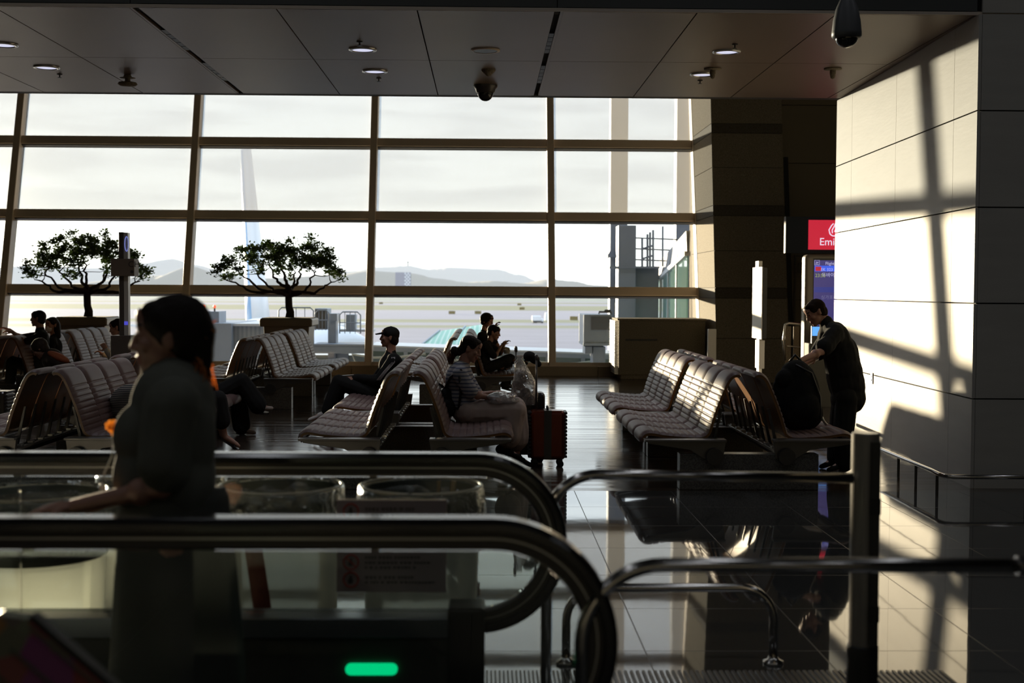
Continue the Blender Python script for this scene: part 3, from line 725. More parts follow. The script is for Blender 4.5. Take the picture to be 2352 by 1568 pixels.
g.ell(fc, (.008, .008, .008), None, 6); g.tube([fc+V(0, 0, -.015), fc+V(.01, 0, -.045)], .006, 6)
child_mesh(g, 'flower_brooch', 'flower', o, smooth=True)['label'] = 'orange backlit flower brooch'
g = G(); a = at(262, 1010, Yw-.05); g.tube([a, at(256, 1050, Yw-.05), at(240, 1085, Yw-.05), at(234, 1115, Yw-.05)], .0022, 6); g.ell(at(234, 1120, Yw-.05), (.010, .006, .014), None, 6)
child_mesh(g, 'necklace_cord', 'alu', o, smooth=True)

# ---- man in a baseball cap (middle column, far seat, faces left)
Yc = 14.9
J = J_(Yc, .19, head=(895, 774), neck=(898, 812), chest=(897, 846), waist=(888, 885), pelvis=(878, 908), sL=(896, 827), sR=(904, 827), eL=(862, 876), wL=(818, 872, .1), eR=(872, 872), wR=(815, 868, -.1),
       hpL=(866, 908), hpR=(868, 908), kL=(778, 880), kR=(778, 876), aL=(772, 958, -.02), aR=(752, 946), tL=(738, 974, -.02), tR=(713, 964), face=(-1, -.12, .02), up=(0, 0, 1),
       hL=((-1, 0, -.1), (0, .3, 1), 1, .7), hR=((-1, 0, -.05), (0, -.3, 1), -1, .7))
B = Body(J); o = B.skin('person', 'man in black cap and black track jacket seated on the middle bench, legs stretched left', vox=.007)
hair(o, J, low=-.075)
f, u, r = frame_of(J['face'], J['up']); h = Vector(J['head'])
g = G(); g.ell(h-f*.012+u*.045, (.090, .102, .078), (r, f, u), 14); g.cap(h+f*.075+u*.045, .012, h+f*.155+u*.030, .009); 
for q in (-.045, -.022, 0, .022, .045): g.cap(h+f*.06+u*.05+r*q, .012, h+f*(.160-abs(q)*.6)+u*.032+r*q, .007)
g.ell(h-f*.012+u*.122, (.01, .01, .006), (r, f, u)); remesh(g, 'baseball_cap', ['black_cloth'], o, .006, 1)
B.shirt('black_cloth', 1.0, (.076, .064, .047), (.160, .150, .150), fold=.008, name='jacket', depth=.90, extra=lambda g: g.cap(J['neck']-V(0, 0, .06), .095, J['neck']+V(0, 0, .02), .062))
g = G()
for q in (-.016, 0, .016):
    S, E_ = Vector(J['sR']), Vector(J['eR']); off = V(q, -.058, .02)
    g.tube([Vector(J['neck'])+V(q*.8+.02, -.07, -.01), S+V(q, -.064, .035), S+off+V(.0, -.012, -.04), S.lerp(E_, .5)+V(q, -.068, 0), E_+V(q-.01, -.060, 0)], .0045, 5)
child_mesh(g, 'jacket_stripes', 'white', o, smooth=True)['label'] = 'three white sleeve stripes'
B.trousers('black_cloth', (.100, .082, .075), .97)
def jshoe(sh, A, T, d, n, c):
    g = G(); g.tube([A-n*.02+d*.03-c*.037, A-n*.035+d*.07-c*.040, A-n*.015+d*.11-c*.036], .005, 5); child_mesh(g, 'swoosh', 'red_sole', sh)
    g = G(); [g.tube([A+d*(.03+.02*k)-n*(.0+.006*k)-c*.02, A+d*(.03+.02*k)-n*(-.006+.006*k)+c*.02], .003, 4) for k in range(4)]; child_mesh(g, 'lace', 'black', sh)
B.shoes('white_shoe', 'red_sole', acc=jshoe)
g = G().obox(at(800, 862, Yc-.02), (.075, 0, .005), (0, .035, 0), (0, 0, .005))
tag(g.build('smartphone', 'darksteel', loc=at(800, 862, Yc-.02), bevel=.003), 'phone held flat by the man in the black cap', 'phone')

# ---- woman in striped T-shirt (faces right, looks down)
Ys = 12.0
J = J_(Ys, .17, head=(1080, 800), neck=(1064, 840), chest=(1054, 875), waist=(1054, 915), pelvis=(1070, 945), sL=(1066, 862), sR=(1056, 860), eL=(1095, 908), wL=(1130, 902, .08), eR=(1085, 905), wR=(1135, 915, -.1),
       hpL=(1080, 947), hpR=(1078, 947), kL=(1184, 938), kR=(1180, 945), aL=(1186, 1052), aR=(1160, 1035), tL=(1218, 1068), tR=(1150, 1060), face=(.92, -.18, -.36), up=(.36, 0, .93),
       hL=((1, 0, .10), (0, .2, 1), -1, .25), hR=((1, .1, -.35), (0, -.2, 1), 1, .5))
J['tR'] = J['aR']+V(.13, 0, -.06)
B = Body(J); o = B.skin('person', 'woman in blue striped T-shirt and loose beige trousers seated looking down at a plastic bag', vox=.006)
def ex(g):
    h = Vector(J['head']); g.cap(h+V(-.05, 0, .0), .065, h+V(-.10, 0, -.03), .040); g.ell(h+V(-.145, .01, -.03), (.042, .042, .05)); g.cap(h+V(-.15, 0, -.05), .028, h+V(-.165, 0, -.11), .012); g.cap(h+V(-.02, -.04, .07), .055, h+V(.04, -.035, .055), .042)
hair(o, J, extra=ex, low=-.04)
MT['warm_hair'] = thin('brown loose hair', (.16, .045, .015), .5)
g = G(); h = Vector(J['head'])
for i in range(40):
    a = h+V(-.16+rnd.uniform(-.03, .02), rnd.uniform(-.03, .03), -.04+rnd.uniform(-.03, .03)); b = a+V(rnd.uniform(-.02, .02), 0, rnd.uniform(-.12, -.05)); g.tube([a, (a+b)/2+V(-.012, 0, 0), b], [.003, .003, .001], 4)
child_mesh(g, 'ponytail', 'warm_hair', o, smooth=True)
B.shirt('stripe_shirt', .42, (.072, .074, .05), (.150, .140, .150), fold=.006, depth=.85)
B.trousers('beige', (.115, .110, .135), .80, fold=.012)
B.shoes('black_cloth')
g = G(); S = Vector(J['sR']); g.tube([Vector(J['neck'])+V(-.03, -.05, -.02), S+V(.0, -.085, -.02), Vector(J['chest'])+V(.02, -.155, -.10), Vector(J['waist'])+V(.0, -.150, -.08), Vector(J['waist'])+V(-.14, -.05, -.06)], .013, 6); g.tube([S+V(.02, -.05, .05), S+V(-.08, -.02, -.02), Vector(J['waist'])+V(-.15, 0, .05)], .013, 6)
child_mesh(g, 'bag_strap', 'black', o, smooth=True)
g = G(); c = at(1030, 920, Ys-.03); g.ell(c, (.085, .10, .14), None, 12); g.ell(c+V(.0, -.02, -.05), (.09, .11, .10)); g.tube([c+V(-.05, -.05, .12), c+V(-.085, -.05, .16), c+V(-.05, .03, .13)], .012, 6)
tag(remesh(g, 'crossbody_bag', ['black_cloth'], None, .008, 2, .004, 20, loc=c), 'black rounded bag worn at the back of the woman in stripes', 'bag')
# plastic bag on the lap
def crumple(c, rad, seed, m, name, n=22, amt=.35):
    g = G(); g.ell(c, rad, None, n); rr = random.Random(seed)
    c = Vector(c); o2 = Vector((seed*3.1, 0, 0)); out = []
    for v in g.v:
        p = Vector(v)-c; q = Vector((p.x/rad[0], p.y/rad[1], p.z/rad[2])); f_ = 1+amt*(noise.noise(q*1.7+o2)+.5*abs(noise.noise(q*4+o2))); out.append(c+Vector((p.x, p.y, p.z))*f_)
    g.v = [tuple(v) for v in out]; return g.build(name, m, loc=c, smooth=True)
tag(crumple(at(1152, 915, Ys-.12), (.15, .10, .055), 2, 'bag', 'plastic_bag'), 'clear crumpled plastic bag on the lap of the woman in stripes', 'plastic bag')

# ---- two boys at the glass side
Yb = 19.35
J = J_(Yb, .13, head=(1134, 763), neck=(1125, 785), chest=(1116, 808), waist=(1112, 830), pelvis=(1112, 846), sL=(1122, 792), sR=(1114, 793), eL=(1150, 812), wL=(1158, 792, .06), eR=(1137, 820), wR=(1152, 793, -.06),
       hpL=(1118, 846), hpR=(1118, 846), kL=(1172, 822), kR=(1165, 828), aL=(1192, 836, -.1), aR=(1150, 846, .1), tL=(1212, 828, -.1), tR=(1172, 852, .1), face=(.94, -.2, -.22), up=(.22, 0, .97),
       hL=((.6, 0, .8), (-.6, .3, .6), -1, .8), hR=((.6, .1, .8), (-.6, -.3, .6), 1, .8))
B = Body(J, .78); o = B.skin('person', 'boy in black T-shirt eating from a bowl, nearer of the two boys by the glass', vox=.006, hs=.95, loc=J['pelvis'])
hair(o, J, s=.96, low=-.05, fringe=1); B.shirt('black_cloth', .42, (.075, .075, .05), vox=.009); B.trousers('black_cloth', (.10, .09, .08), .62, vox=.009, name='shorts'); B.shoes('black_cloth')
g = G().tube([at(1150, 790, Yb), at(1163, 781, Yb)], .004, 6); tag(g.build('fork', 'darksteel', loc=at(1157, 785, Yb)), 'dark fork in the hand of the eating boy', 'fork')
c = at(1164, 812, Yb-.02)
g = G().lathe([(.040, 0), (.052, .055), (.054, .057), (.048, .052), (.03, .045)], c, 20); o2 = g.build('food_bowl', 'cream', loc=c, smooth=True)
tag(o2, 'cream paper bowl heaped with food on the boy\'s knee', 'bowl')
g = G()
for i in range(26): g.ell(c+V(rnd.uniform(-.035, .035), rnd.uniform(-.035, .035), .055+rnd.uniform(0, .035)), (.014, .012, .010), None, 5)
child_mesh(g, 'food', mat('pale food', (.55, .46, .28), .6), o2, smooth=True)
Yb2 = 20.0
J = J_(Yb2, .16, head=(1119, 737), neck=(1112, 762), chest=(1108, 788), waist=(1106, 815), pelvis=(1108, 838), sL=(1112, 770), sR=(1105, 771), eL=(1140, 790), wL=(1150, 800, .06), eR=(1118, 782), wR=(1136, 752, -.1),
       hpL=(1114, 840), hpR=(1114, 840), kL=(1168, 838), kR=(1160, 838), aL=(1166, 885), aR=(1160, 885), tL=(1184, 890), tR=(1178, 890), face=(.80, -.58, -.12), up=(.08, 0, 1),
       hL=((.9, 0, .2), (0, .2, 1), -1, .6), hR=((.4, .3, .8), (-.8, -.3, .3), 1, .8))
B = Body(J, .88); o = B.skin('person', 'taller boy with thick black hair and raised arm, seated behind the eating boy', vox=.0065, hs=.98)
hair(o, J, s=1.02, low=-.05, fringe=1.0, vol=1.10); B.shirt('black_cloth', .42, (.07, .07, .05), vox=.010); B.trousers('black_cloth', vox=.010); B.shoes('black_cloth')

# ---- man bending over the backpack
Ym = 12.0
J = J_(Ym, .19, head=(1874, 716), neck=(1898, 742), chest=(1918, 785), waist=(1940, 850), pelvis=(1944, 905), sL=(1908, 762), sR=(1918, 764), eL=(1874, 820, .10), wL=(1830, 846, -.28), eR=(1888, 806, -.34), wR=(1826, 834, -.56),
       hpL=(1938, 915), hpR=(1946, 915), kL=(1925, 1000), kR=(1936, 1000), aL=(1922, 1066), aR=(1940, 1068), tL=(1888, 1080), tR=(1908, 1081), face=(-.84, -.12, -.52), up=(-.50, 0, .86),
       hL=((-.9, 0, -.45), (-.4, .3, .85), 1, .8), hR=((-.85, 0, -.5), (-.4, -.3, .85), -1, .75))
for q in 'LR': J['a'+q].z = .085; J['t'+q].z = .02; J['t'+q].y -= .02; J['t'+q].x = J['a'+q].x-.14
B = Body(J, 1.04); o = B.skin('person', 'standing man in black T-shirt and trousers bending over the big backpack', vox=.0065)
hair(o, J, low=-.06, vol=.98, m=mat('short brown black hair', (.02, .012, .008), .8, spec=.05)); B.shirt('black_cloth', .40, (.078, .078, .05), (.160, .168, .172), fold=.008, hem=.10, depth=.92, extra=lambda g: (g.cap(at(1930, 805, Ym), .160, at(1944, 885, Ym), .168), g.ell(at(1955, 890, Ym), (.125, .17, .12)))); B.trousers('black_cloth', (.105, .092, .085), .98, fold=.009); B.shoes('black_cloth')
# backpack
c = at(1832, 985, 11.35); c.z = .47
g = G(); A3 = None
g.ell(c+V(0, 0, .27), (.19, .17, .30), None, 14); g.ell(c+V(.02, 0, .12), (.20, .17, .16), None, 14); g.ell(c+V(-.02, 0, .42), (.15, .14, .17), None, 14); g.ell(c+V(.03, -.10, .18), (.14, .10, .15), None, 12)
g.cap(c+V(-.15, -.02, .36), .075, c+V(-.17, -.02, .16), .06); g.ell(c+V(-.12, -.06, .42), (.10, .08, .09))
bp = remesh(g, 'backpack', ['black_cloth'], None, .009, 2, .006, 12, loc=c); tag(bp, 'big black backpack standing on the nearest right bench in front of the bending man', 'backpack')
g = G().tube([c+V(.02, 0, .58), c+V(-.03, 0, .63), c+V(-.08, 0, .57)], .012, 8); child_mesh(g, 'top_handle', 'black', bp, smooth=True)
g = G().tube([c+V(-.05, -.10, .55), c+V(.08, -.14, .48), c+V(.16, -.12, .28), c+V(.175, -.10, .08)], .010, 6); child_mesh(g, 'shoulder_strap', 'black', bp, smooth=True)
g = G().tube([c+V(.19, -.02, .12), c+V(.225, -.02, .05), c+V(.25, -.02, .02)], .012, 6); child_mesh(g, 'buckle_strap', 'alu', bp, smooth=True)

# ---- sitters of the left column, mostly behind the walking woman
Ya = 14.75
J = J_(Ya, .18, head=(440, 780), neck=(440, 820), chest=(442, 858), waist=(450, 900), pelvis=(462, 925), sL=(448, 838), sR=(438, 838), eL=(480, 880), wL=(512, 890, .08), eR=(478, 884), wR=(510, 893, -.08),
       hpL=(470, 924), hpR=(470, 924), kL=(545, 888), kR=(556, 876), aL=(556, 985, .06), aR=(596, 935, -.06), tL=(582, 994, .06), tR=(622, 938, -.06), face=(1, -.2, -.3), up=(.2, 0, 1),
       hL=((1, 0, -.2), (0, .2, 1), -1, .6), hR=((1, 0, -.2), (0, -.2, 1), 1, .6))
B = Body(J); o = B.skin('person', 'sitter in black with crossed legs and pale sneakers on the left column\'s second bench', vox=.008)
hair(o, J, low=-.05); B.shirt('black_cloth', 1.0); B.trousers('black_cloth', (.105, .098, .100), .96, fold=.010); B.shoes(mat('beige suede', (.38, .31, .25), .8), 'darksteel')
Yd = 13.55
J = J_(Yd, .16, head=(372, 772), neck=(372, 815), chest=(376, 858), waist=(384, 905), pelvis=(398, 935), sL=(378, 832), sR=(368, 832), eL=(410, 890), wL=(445, 900, .08), eR=(405, 893), wR=(440, 905, -.08),
       hpL=(408, 935), hpR=(408, 935), kL=(496, 918), kR=(500, 918), aL=(512, 1000, .06), aR=(516, 1003, -.04), tL=(545, 1020, .06), tR=(548, 1024, -.04), face=(1, -.1, -.3), up=(.2, 0, 1),
       hL=((1, 0, -.2), (0, .2, 1), -1, .6), hR=((1, 0, -.2), (0, -.2, 1), 1, .6))
B = Body(J, .95); o = B.skin('person', 'seated woman in dark clothes and strappy sandals, half hidden by the walking woman', vox=.008)
hair(o, J, low=-.09); B.shirt('black_cloth', .45); B.trousers('black_cloth', (.11, .10, .10), .78)
for a in 'LR':
    A, T = Vector(J['a'+a]), Vector(J['t'+a]); g = G(); g.obox((A+T)/2+V(.01, 0, -.045), ((T-A).normalized()*.125), (0, .042, 0), (0, 0, .010)); g.tube([A.lerp(T, .75)+V(0, -.04, -.03), A.lerp(T, .7)+V(0, 0, .01), A.lerp(T, .75)+V(0, .04, -.03)], .006, 6); g.tube([A+V(-.03, -.035, -.02), A+V(.02, 0, .02), A+V(-.03, .035, -.02)], .005, 6); child_mesh(g, 'sandal', 'black', o)
# striped bag
c = at(305, 950, 11.75); c.z = .47
g = G(); g.ell(c+V(.02, 0, .16), (.22, .13, .17), None, 16); g.ell(c+V(0, 0, .08), (.20, .12, .10), None, 12)
tb = remesh(g, 'striped_tote_bag', [stripes('navy cream stripes', (.30, .27, .22), (.02, .022, .03), .016, 'Z', .5)], None, .008, 2, .012, 8, loc=c); tag(tb, 'navy and cream striped soft bag on the left column\'s nearest bench', 'bag')
g = G().tube([c+V(.02, -.12, .02), c+V(.06, -.14, .20), c+V(.05, 0, .36), c+V(.05, .12, .20)], .014, 6); child_mesh(g, 'strap', 'black', tb, smooth=True)

# ---- people on the far left
Yl = 18.9
J = J_(Yl, .18, head=(88, 731), neck=(92, 758), chest=(94, 785), waist=(90, 820), pelvis=(84, 842), sL=(92, 770), sR=(98, 771), eL=(48, 776, .1), wL=(22, 757, .0), eR=(56, 785, -.24), wR=(30, 764, -.1),
       hpL=(80, 842), hpR=(80, 842), kL=(30, 830), kR=(28, 832), aL=(22, 890), aR=(20, 890), tL=(2, 896), tR=(0, 896), face=(-1, -.05, .0), up=(0, 0, 1),
       hL=((-.9, 0, .3), (0, .2, 1), 1, .7), hR=((-.9, 0, .3), (0, -.2, 1), -1, .7))
B = Body(J); o = B.skin('person', 'short-haired man reaching one arm out left, beside the woman in a white mask', vox=.008)
hair(o, J, low=-.06); B.shirt('black_cloth', .42); B.trousers('black_cloth'); B.shoes('black_cloth')
J = J_(19.5, .16, head=(119, 746), neck=(124, 772), chest=(126, 800), waist=(124, 828), pelvis=(120, 850), sL=(128, 784), sR=(120, 785), eL=(132, 815), wL=(110, 830, .1), eR=(112, 818), wR=(98, 830, -.1),
       hpL=(116, 850), hpR=(116, 850), kL=(70, 838), kR=(68, 838), aL=(62, 890), aR=(60, 890), tL=(45, 896), tR=(43, 896), face=(-.55, -.82, -.1), up=(0, 0, 1),
       hL=((-.9, 0, .1), (0, .2, 1), 1, .7), hR=((-.9, 0, .1), (0, -.2, 1), -1, .7))
B = Body(J, .92); o = B.skin('person', 'long-haired woman wearing a white face mask beside the man with outstretched arm', vox=.008)
def ex(g):
    h = Vector(J['head']); g.cap(h+V(.04, .03, 0), .075, h+V(.075, .02, -.16), .055)
hair(o, J, extra=ex, low=-.09); B.shirt('black_cloth', 1.0); B.trousers('black_cloth')
f, u, r = frame_of(J['face'], J['up']); h = Vector(J['head']); g = G(); g.ell(h+f*.058-u*.048, (.058, .056, .052), (r, f, u)); remesh(g, 'face_mask', [mat('white mask', (.8, .76, .70), .8)], o, .008, 1)
# hooded sitter
Yh = 16.6
J = J_(Yh, .19, head=(92, 800), neck=(108, 818), chest=(126, 832), waist=(132, 862), pelvis=(130, 890), sL=(112, 824), sR=(124, 826), eL=(150, 838, .14), wL=(170, 850, .06), eR=(148, 842, -.2), wR=(175, 856, -.1),
       hpL=(122, 892), hpR=(122, 892), kL=(62, 878), kR=(60, 880), aL=(55, 945), aR=(53, 948), tL=(32, 955), tR=(30, 956), face=(-.8, -.1, -.6), up=(-.6, 0, .8),
       hL=((1, 0, -.4), (0, .2, 1), 1, .7), hR=((1, 0, -.4), (0, -.2, 1), -1, .7))
B = Body(J); o = B.skin('person', 'slumped sitter in brown jacket with orange shoulder patch, left of the sign post', vox=.008)
hair(o, J, vol=1.12, low=-.07, m=mat('dark brown curly hair', (.03, .015, .008), .7)); B.shirt(mat('brown jacket', (.035, .022, .014), .85), 1.0, (.085, .07, .05), (.175, .16, .16), name='jacket'); B.trousers('black_cloth'); B.shoes('black_cloth')
g = G(); S = Vector(J['sR']); g.add([S+V(-.02, -.02, .085), S+V(.12, -.03, .075), S+V(.24, -.06, -.045), S+V(.20, -.085, -.05), S+V(.05, -.085, .02)], [(0, 1, 2, 3, 4)]); g.v = g.v; g2 = G(); g2.prism([(0, 0)], 0, 0) if False else None
g = G(); g.ell(S+V(.06, -.01, .035), (.15, .085, .05), (V(.9, 0, -.42).normalized(), V(0, 1, 0), V(.42, 0, .9).normalized())); remesh(g, 'orange_shoulder_patch', [mat('orange cloth', (.45, .13, .05), .8)], o, .01, 1, loc=None)
# head behind the sign post with phone
J = J_(17.2, .17, head=(270, 752), neck=(276, 778), chest=(280, 806), waist=(282, 840), pelvis=(280, 862), sL=(282, 790), sR=(276, 791), eL=(262, 822), wL=(240, 815, .1), eR=(262, 826), wR=(246, 806, -.1),
       hpL=(274, 864), hpR=(274, 864), kL=(220, 850), kR=(218, 850), aL=(214, 910), aR=(212, 912), tL=(196, 918), tR=(194, 918), face=(-1, -.1, -.25), up=(-.2, 0, 1),
       hL=((-.8, 0, .5), (0, .2, 1), 1, .8), hR=((-.5, 0, .8), (0, -.6, .5), -1, .8))
B = Body(J, .95); o = B.skin('person', 'sitter with black hair half hidden by the sign post, holding up a phone', vox=.008)
hair(o, J, low=-.06); B.shirt('cream', 1.0); B.trousers('black_cloth')
q = J['pelvis']; t = thing('travel_trunk', 'low dark travel trunk under the sitter behind the sign post', 'trunk', (q.x-.1, q.y, 0)); G().box(q.x-.35, q.x+.2, q.y-.25, q.y+.25, .0, max(.25, q.z-.10)).build('case', 'darksteel', t, bevel=.02)
g = G().obox(at(256, 796, 17.0), (.005, 0, .0), (0, .035, 0), (0, 0, .07)); tag(g.build('smartphone', 'darksteel', loc=at(256, 796, 17.0)), 'phone held upright beside the sign post', 'phone')
# ================================================================== LUGGAGE
def suitcase(name, label, c, w, d, h, m, handle_h, rib=True, yaw=0):
    root = thing(name, label, 'suitcase', c)
    g = G(); g.box(-w/2, w/2, -d/2, d/2, .07, .07+h); b = g.build('shell', m, None, bevel=.035, segs=3); b.parent = root
    for q in (-1, 1):
        g = G()
        for i in range(int(h/.034)):
            z = .10+i*.034; g.obox((q*w/2, 0, z), (.018, 0, 0), (0, d/2*.90, 0), (0, 0, .011))
        if rib: b2 = g.build('corner_ribs', 'black', None, bevel=.006); b2.parent = root
    g = G(); g.box(-.035, .035, -d/2-.004, d/2+.004, .075, .07+h+.004); k = g.build('strap', 'darksteel', None); k.parent = root
    for qx in (-1, 1):
        for qy in (-1, 1):
            x, y = qx*(w/2-.045), qy*(d/2-.04); g = G(); g.tube([(x, y-.012, .028), (x, y+.012, .032)], .032, 14); g.box(x-.02, x+.02, y-.024, y+.024, .045, .075); k = g.build('wheel', 'black', None, smooth=False); k.parent = root
    g = G(); t = .07+h
    for q in (-.07, .07): g.tube([(-w/2+.06, q, t-.02), (-w/2+.06, q, handle_h-.03)], .007, 8)
    g.tube([(-w/2+.06, -.07, handle_h-.04), (-w/2+.06, -.065, handle_h), (-w/2+.06, .065, handle_h), (-w/2+.06, .07, handle_h-.04)], .014, 8); k = g.build('pull_handle', 'darksteel', None, smooth=True); k.parent = root
    g = G().tube([(.0, -.06, t), (.0, -.05, t+.03), (.0, .05, t+.03), (.0, .06, t)], .010, 8); k = g.build('carry_handle', 'black', None, smooth=True); k.parent = root
    root.rotation_euler.z = yaw; return root
redm = mat('metallic red shell', (.15, .025, .010), .2, metal=.5)
suitcase('suitcase', 'glossy dark red ribbed suitcase with its pull handle up, in the middle aisle', (.585, 12.25, 0), .33, .24, .46, redm, 1.04, yaw=0)
suitcase('suitcase', 'black suitcase with raised handle between the woman in stripes and the red suitcase', (.405, 12.62, 0), .34, .26, .60, mat('black shell', (.010, .010, .011), .35), 1.10, rib=False)
c = at(1211, 905, 12.35)
g = G(); prof = [(.07, -.005), (.100, .03), (.112, .10), (.105, .20), (.082, .30), (.048, .38), (.022, .43), (.030, .47)]
n = 30; vs = []; cb = V(.335, 12.40, .665)
for r_, z in prof:
    for j in range(n):
        a = 2*math.pi*j/n; w = 1+.38*noise.noise(V(math.cos(a)*2.5, math.sin(a)*2.5, z*11))+.10*noise.noise(V(math.cos(a)*7, math.sin(a)*7, z*25)); vs.append(cb+V(r_*w*math.cos(a)-z*.14+.06, r_*.8*w*math.sin(a), z-.10))
g.add(vs, [(i*n+j, i*n+(j+1) % n, (i+1)*n+(j+1) % n, (i+1)*n+j) for i in range(len(prof)-1) for j in range(n)]+[tuple(range(n))[::-1]])
pb = g.build('plastic_bag', 'bag', smooth=True, loc=cb); tag(pb, 'full clear plastic bag hanging on the black suitcase handle', 'plastic bag')
g = G()
for i in range(7): g.ell(cb+V(rnd.uniform(-.03, .06), rnd.uniform(-.03, .03), -.04+i*.035), (.05, .04, .035), None, 7)
child_mesh(g, 'bag_contents', mat('food packs', (.30, .22, .16), .6, noise_amt=.5, noise_scale=30), pb, smooth=True)
g = G().tube([cb+V(-.0, 0, .36), cb+V(-.06, 0, .30)], .006, 6); child_mesh(g, 'bag_handle', 'bag', pb)
c = at(1216, 818, 12.6)
g = G(); g.ell(c, (.06, .07, .05)); g.ell(c+V(.05, -.01, -.03), (.05, .05, .045)); g.ell(c+V(.09, -.01, -.075), (.03, .03, .03)); tag(remesh(g, 'knit_cap', ['black_cloth'], None, .007, 2, .004, 20, loc=c), 'dark soft cap hung over the handle of the black suitcase', 'cap')
suitcase('suitcase', 'dark suitcase with tall handle standing left of the left column\'s nearest bench', (-4.95, 13.2, 0), .34, .26, .55, mat('dark brown shell', (.02, .014, .01), .3), 1.02)

# ================================================================== TREES
def tree(x, y, seed, label, htop, ox, rx):
    rr = random.Random(seed); root = thing('potted_tree', label, 'tree', (x, y, 0), 'potted trees by the glass')
    g = G(); s = .47
    prof = [(.34, 0), (.345, .05), (.375, .5), (.41, .98)]; n = 4
    def sq(r, z, ch=.06): return [(x+a*r-(b_*ch if False else 0), y+b_*r, z) for a, b_ in ((1, 1), (-1, 1), (-1, -1), (1, -1))]
    vs = []
    for r_, z in prof: vs += sq(r_, z)
    g.add(vs, [(i*4+j, i*4+(j+1) % 4, (i+1)*4+(j+1) % 4, (i+1)*4+j) for i in range(3) for j in range(4)]+[(3, 2, 1, 0)])
    g.box(x-.47, x+.47, y-.47, y+.47, .98, 1.13)
    p = g.build('pot', mat('taupe planter', (.21, .17, .12), .4), root, bevel=.03)
    G().box(x-.43, x+.43, y-.43, y+.43, 1.125, 1.14).build('soil', mat('soil', (.03, .02, .012), .95), root)
    br = G(); lf = G(); nodes = []
    base_ = V(x, y, 1.10); fork = base_+V(-.02, 0, .58); br.tube([base_, base_+V(.015, 0, .14), base_+V(-.01, 0, .24), fork], [.088, .072, .066, .062], 9)
    def limb(a, b, r0, r1, wob=.05, k=7, sag=0):
        pts = []
        for i in range(k+1):
            q = i/k; p = a.lerp(b, q)+V(rr.uniform(-wob, wob), rr.uniform(-wob, wob), rr.uniform(-wob, wob)*.6)*(1 if 0 < i < k else 0); p.z += sag*math.sin(q*math.pi); pts.append(p)
        br.tube(pts, [r0+(r1-r0)*i/k for i in range(k+1)], 7 if r0 > .02 else 5); return pts
    H = htop-1.10
    for i, (dx, dy, dz) in enumerate(((-1.0, .1, .30), (-.72, -.35, .46), (-.30, .35, .66), (.0, -.2, .74), (.38, .3, .64), (.70, -.25, .50), (.98, .15, .30), (.2, .6, .5), (-.35, -.6, .46))):
        e = base_+V(dx*.92+ox*.8, dy, .42+dz*H*.58); st = base_+V(rr.uniform(-.02, .02), 0, rr.uniform(.40, .58)); kn = st.lerp(e, .45)+V(dx*.12, 0, -.06-.05*abs(dx))
        nodes += [(p_, .022) for p_ in limb(st, kn, .036, .026, .02, 5)[2:]]; nodes += [(p_, .015) for p_ in limb(kn, e, .025, .013, .035, 6)]
    tips = []
    while len(tips) < 100:
        a_ = rr.uniform(0, 2*math.pi); q = math.sqrt(rr.uniform(.02, 1)); dm = math.sqrt(max(0, 1-q*q*.92))
        z_ = 1.10+.55+(H-.55)*dm*rr.uniform(.62, 1.0)+.10*noise.noise(V(math.cos(a_)*q*3+seed, math.sin(a_)*q*3, 0))
        t_ = V(x+ox*q+math.cos(a_)*q*rx, y+math.sin(a_)*q*.95, min(z_, htop))
        if tips and min((t_-u2).length for u2 in tips) < .12: 
            if rr.random() < .9: continue
        tips.append(t_)
    for t_ in sorted(tips, key=lambda p_: (p_-fork).length):
        n_, r_ = min(nodes, key=lambda nn: (nn[0]-t_).length+(.25 if nn[0].z > t_.z else 0)); pts = limb(n_, t_, min(r_, .012), .004, .02, 4, -.02); nodes += [(p_, .008) for p_ in pts[2:]]
        for _ in range(56):
            c = t_+V(rr.gauss(0, .052), rr.gauss(0, .052), rr.gauss(.01, .032)); a_ = rr.uniform(0, 6.28); e = rr.uniform(-.4, .9); L = rr.uniform(.05, .085)
            u_ = V(math.cos(a_)*math.cos(e), math.sin(a_)*math.cos(e), math.sin(e)); w_ = u_.cross(V(rr.uniform(-1, 1), rr.uniform(-1, 1), 1)).normalized()*L*.32; nn = u_.cross(w_).normalized()*L*.12
            lf.add([c, c+u_*L*.5+w_+nn, c+u_*L, c+u_*L*.5-w_+nn], [(0, 1, 2), (0, 2, 3)])
    br.build('trunk', mat('dark bark', (.035, .022, .014), .9, bump=.4, bump_scale=40), root, smooth=True)
    o = lf.build('leaves', thin('leaf', (.05, .085, .022), .3), root); return root
tree(at(665, 800, 23.9).x, 23.9, 5, 'right potted tree with a wide spreading crown, in front of the airliner tail', 2.62, -.20, 1.18)
tree(at(203, 800, 23.9).x, 23.9, 11, 'potted tree farther left in the sun glare, half hidden by the tall sign post', 2.66, 0, 1.08)

# ================================================================== RIGHT SIDE FITTINGS
gx0, gx1 = 2.44, 4.12
g = G(); g.box(gx0+.06, gx1, 24.4, 25.45, .08, 1.10); g.box(gx0+.1, gx1, 24.44, 25.4, 0, .08)
hb = g.build('convector_cabinet', 'granite', bevel=.008, loc=(gx0+.06, 24.4, 0)); tag(hb, 'brown granite clad cabinet against the glass below the jet bridge view', 'cabinet')
child_mesh(G().box(gx0+.03, gx1+.02, 24.38, 25.46, 1.10, 1.135), 'cabinet_top', 'granite', hb)
g = G(); [g.obox((gx0+.02, 24.95, .10+.028*k), (.035, 0, -.004), (0, .5, 0), (0, 0, .007)) for k in range(36)]; child_mesh(g, 'louvre', 'alu', hb)
child_mesh(G().box(2.62, 3.22, 24.392, 24.402, .72, .755), 'air_slot', 'black', hb)
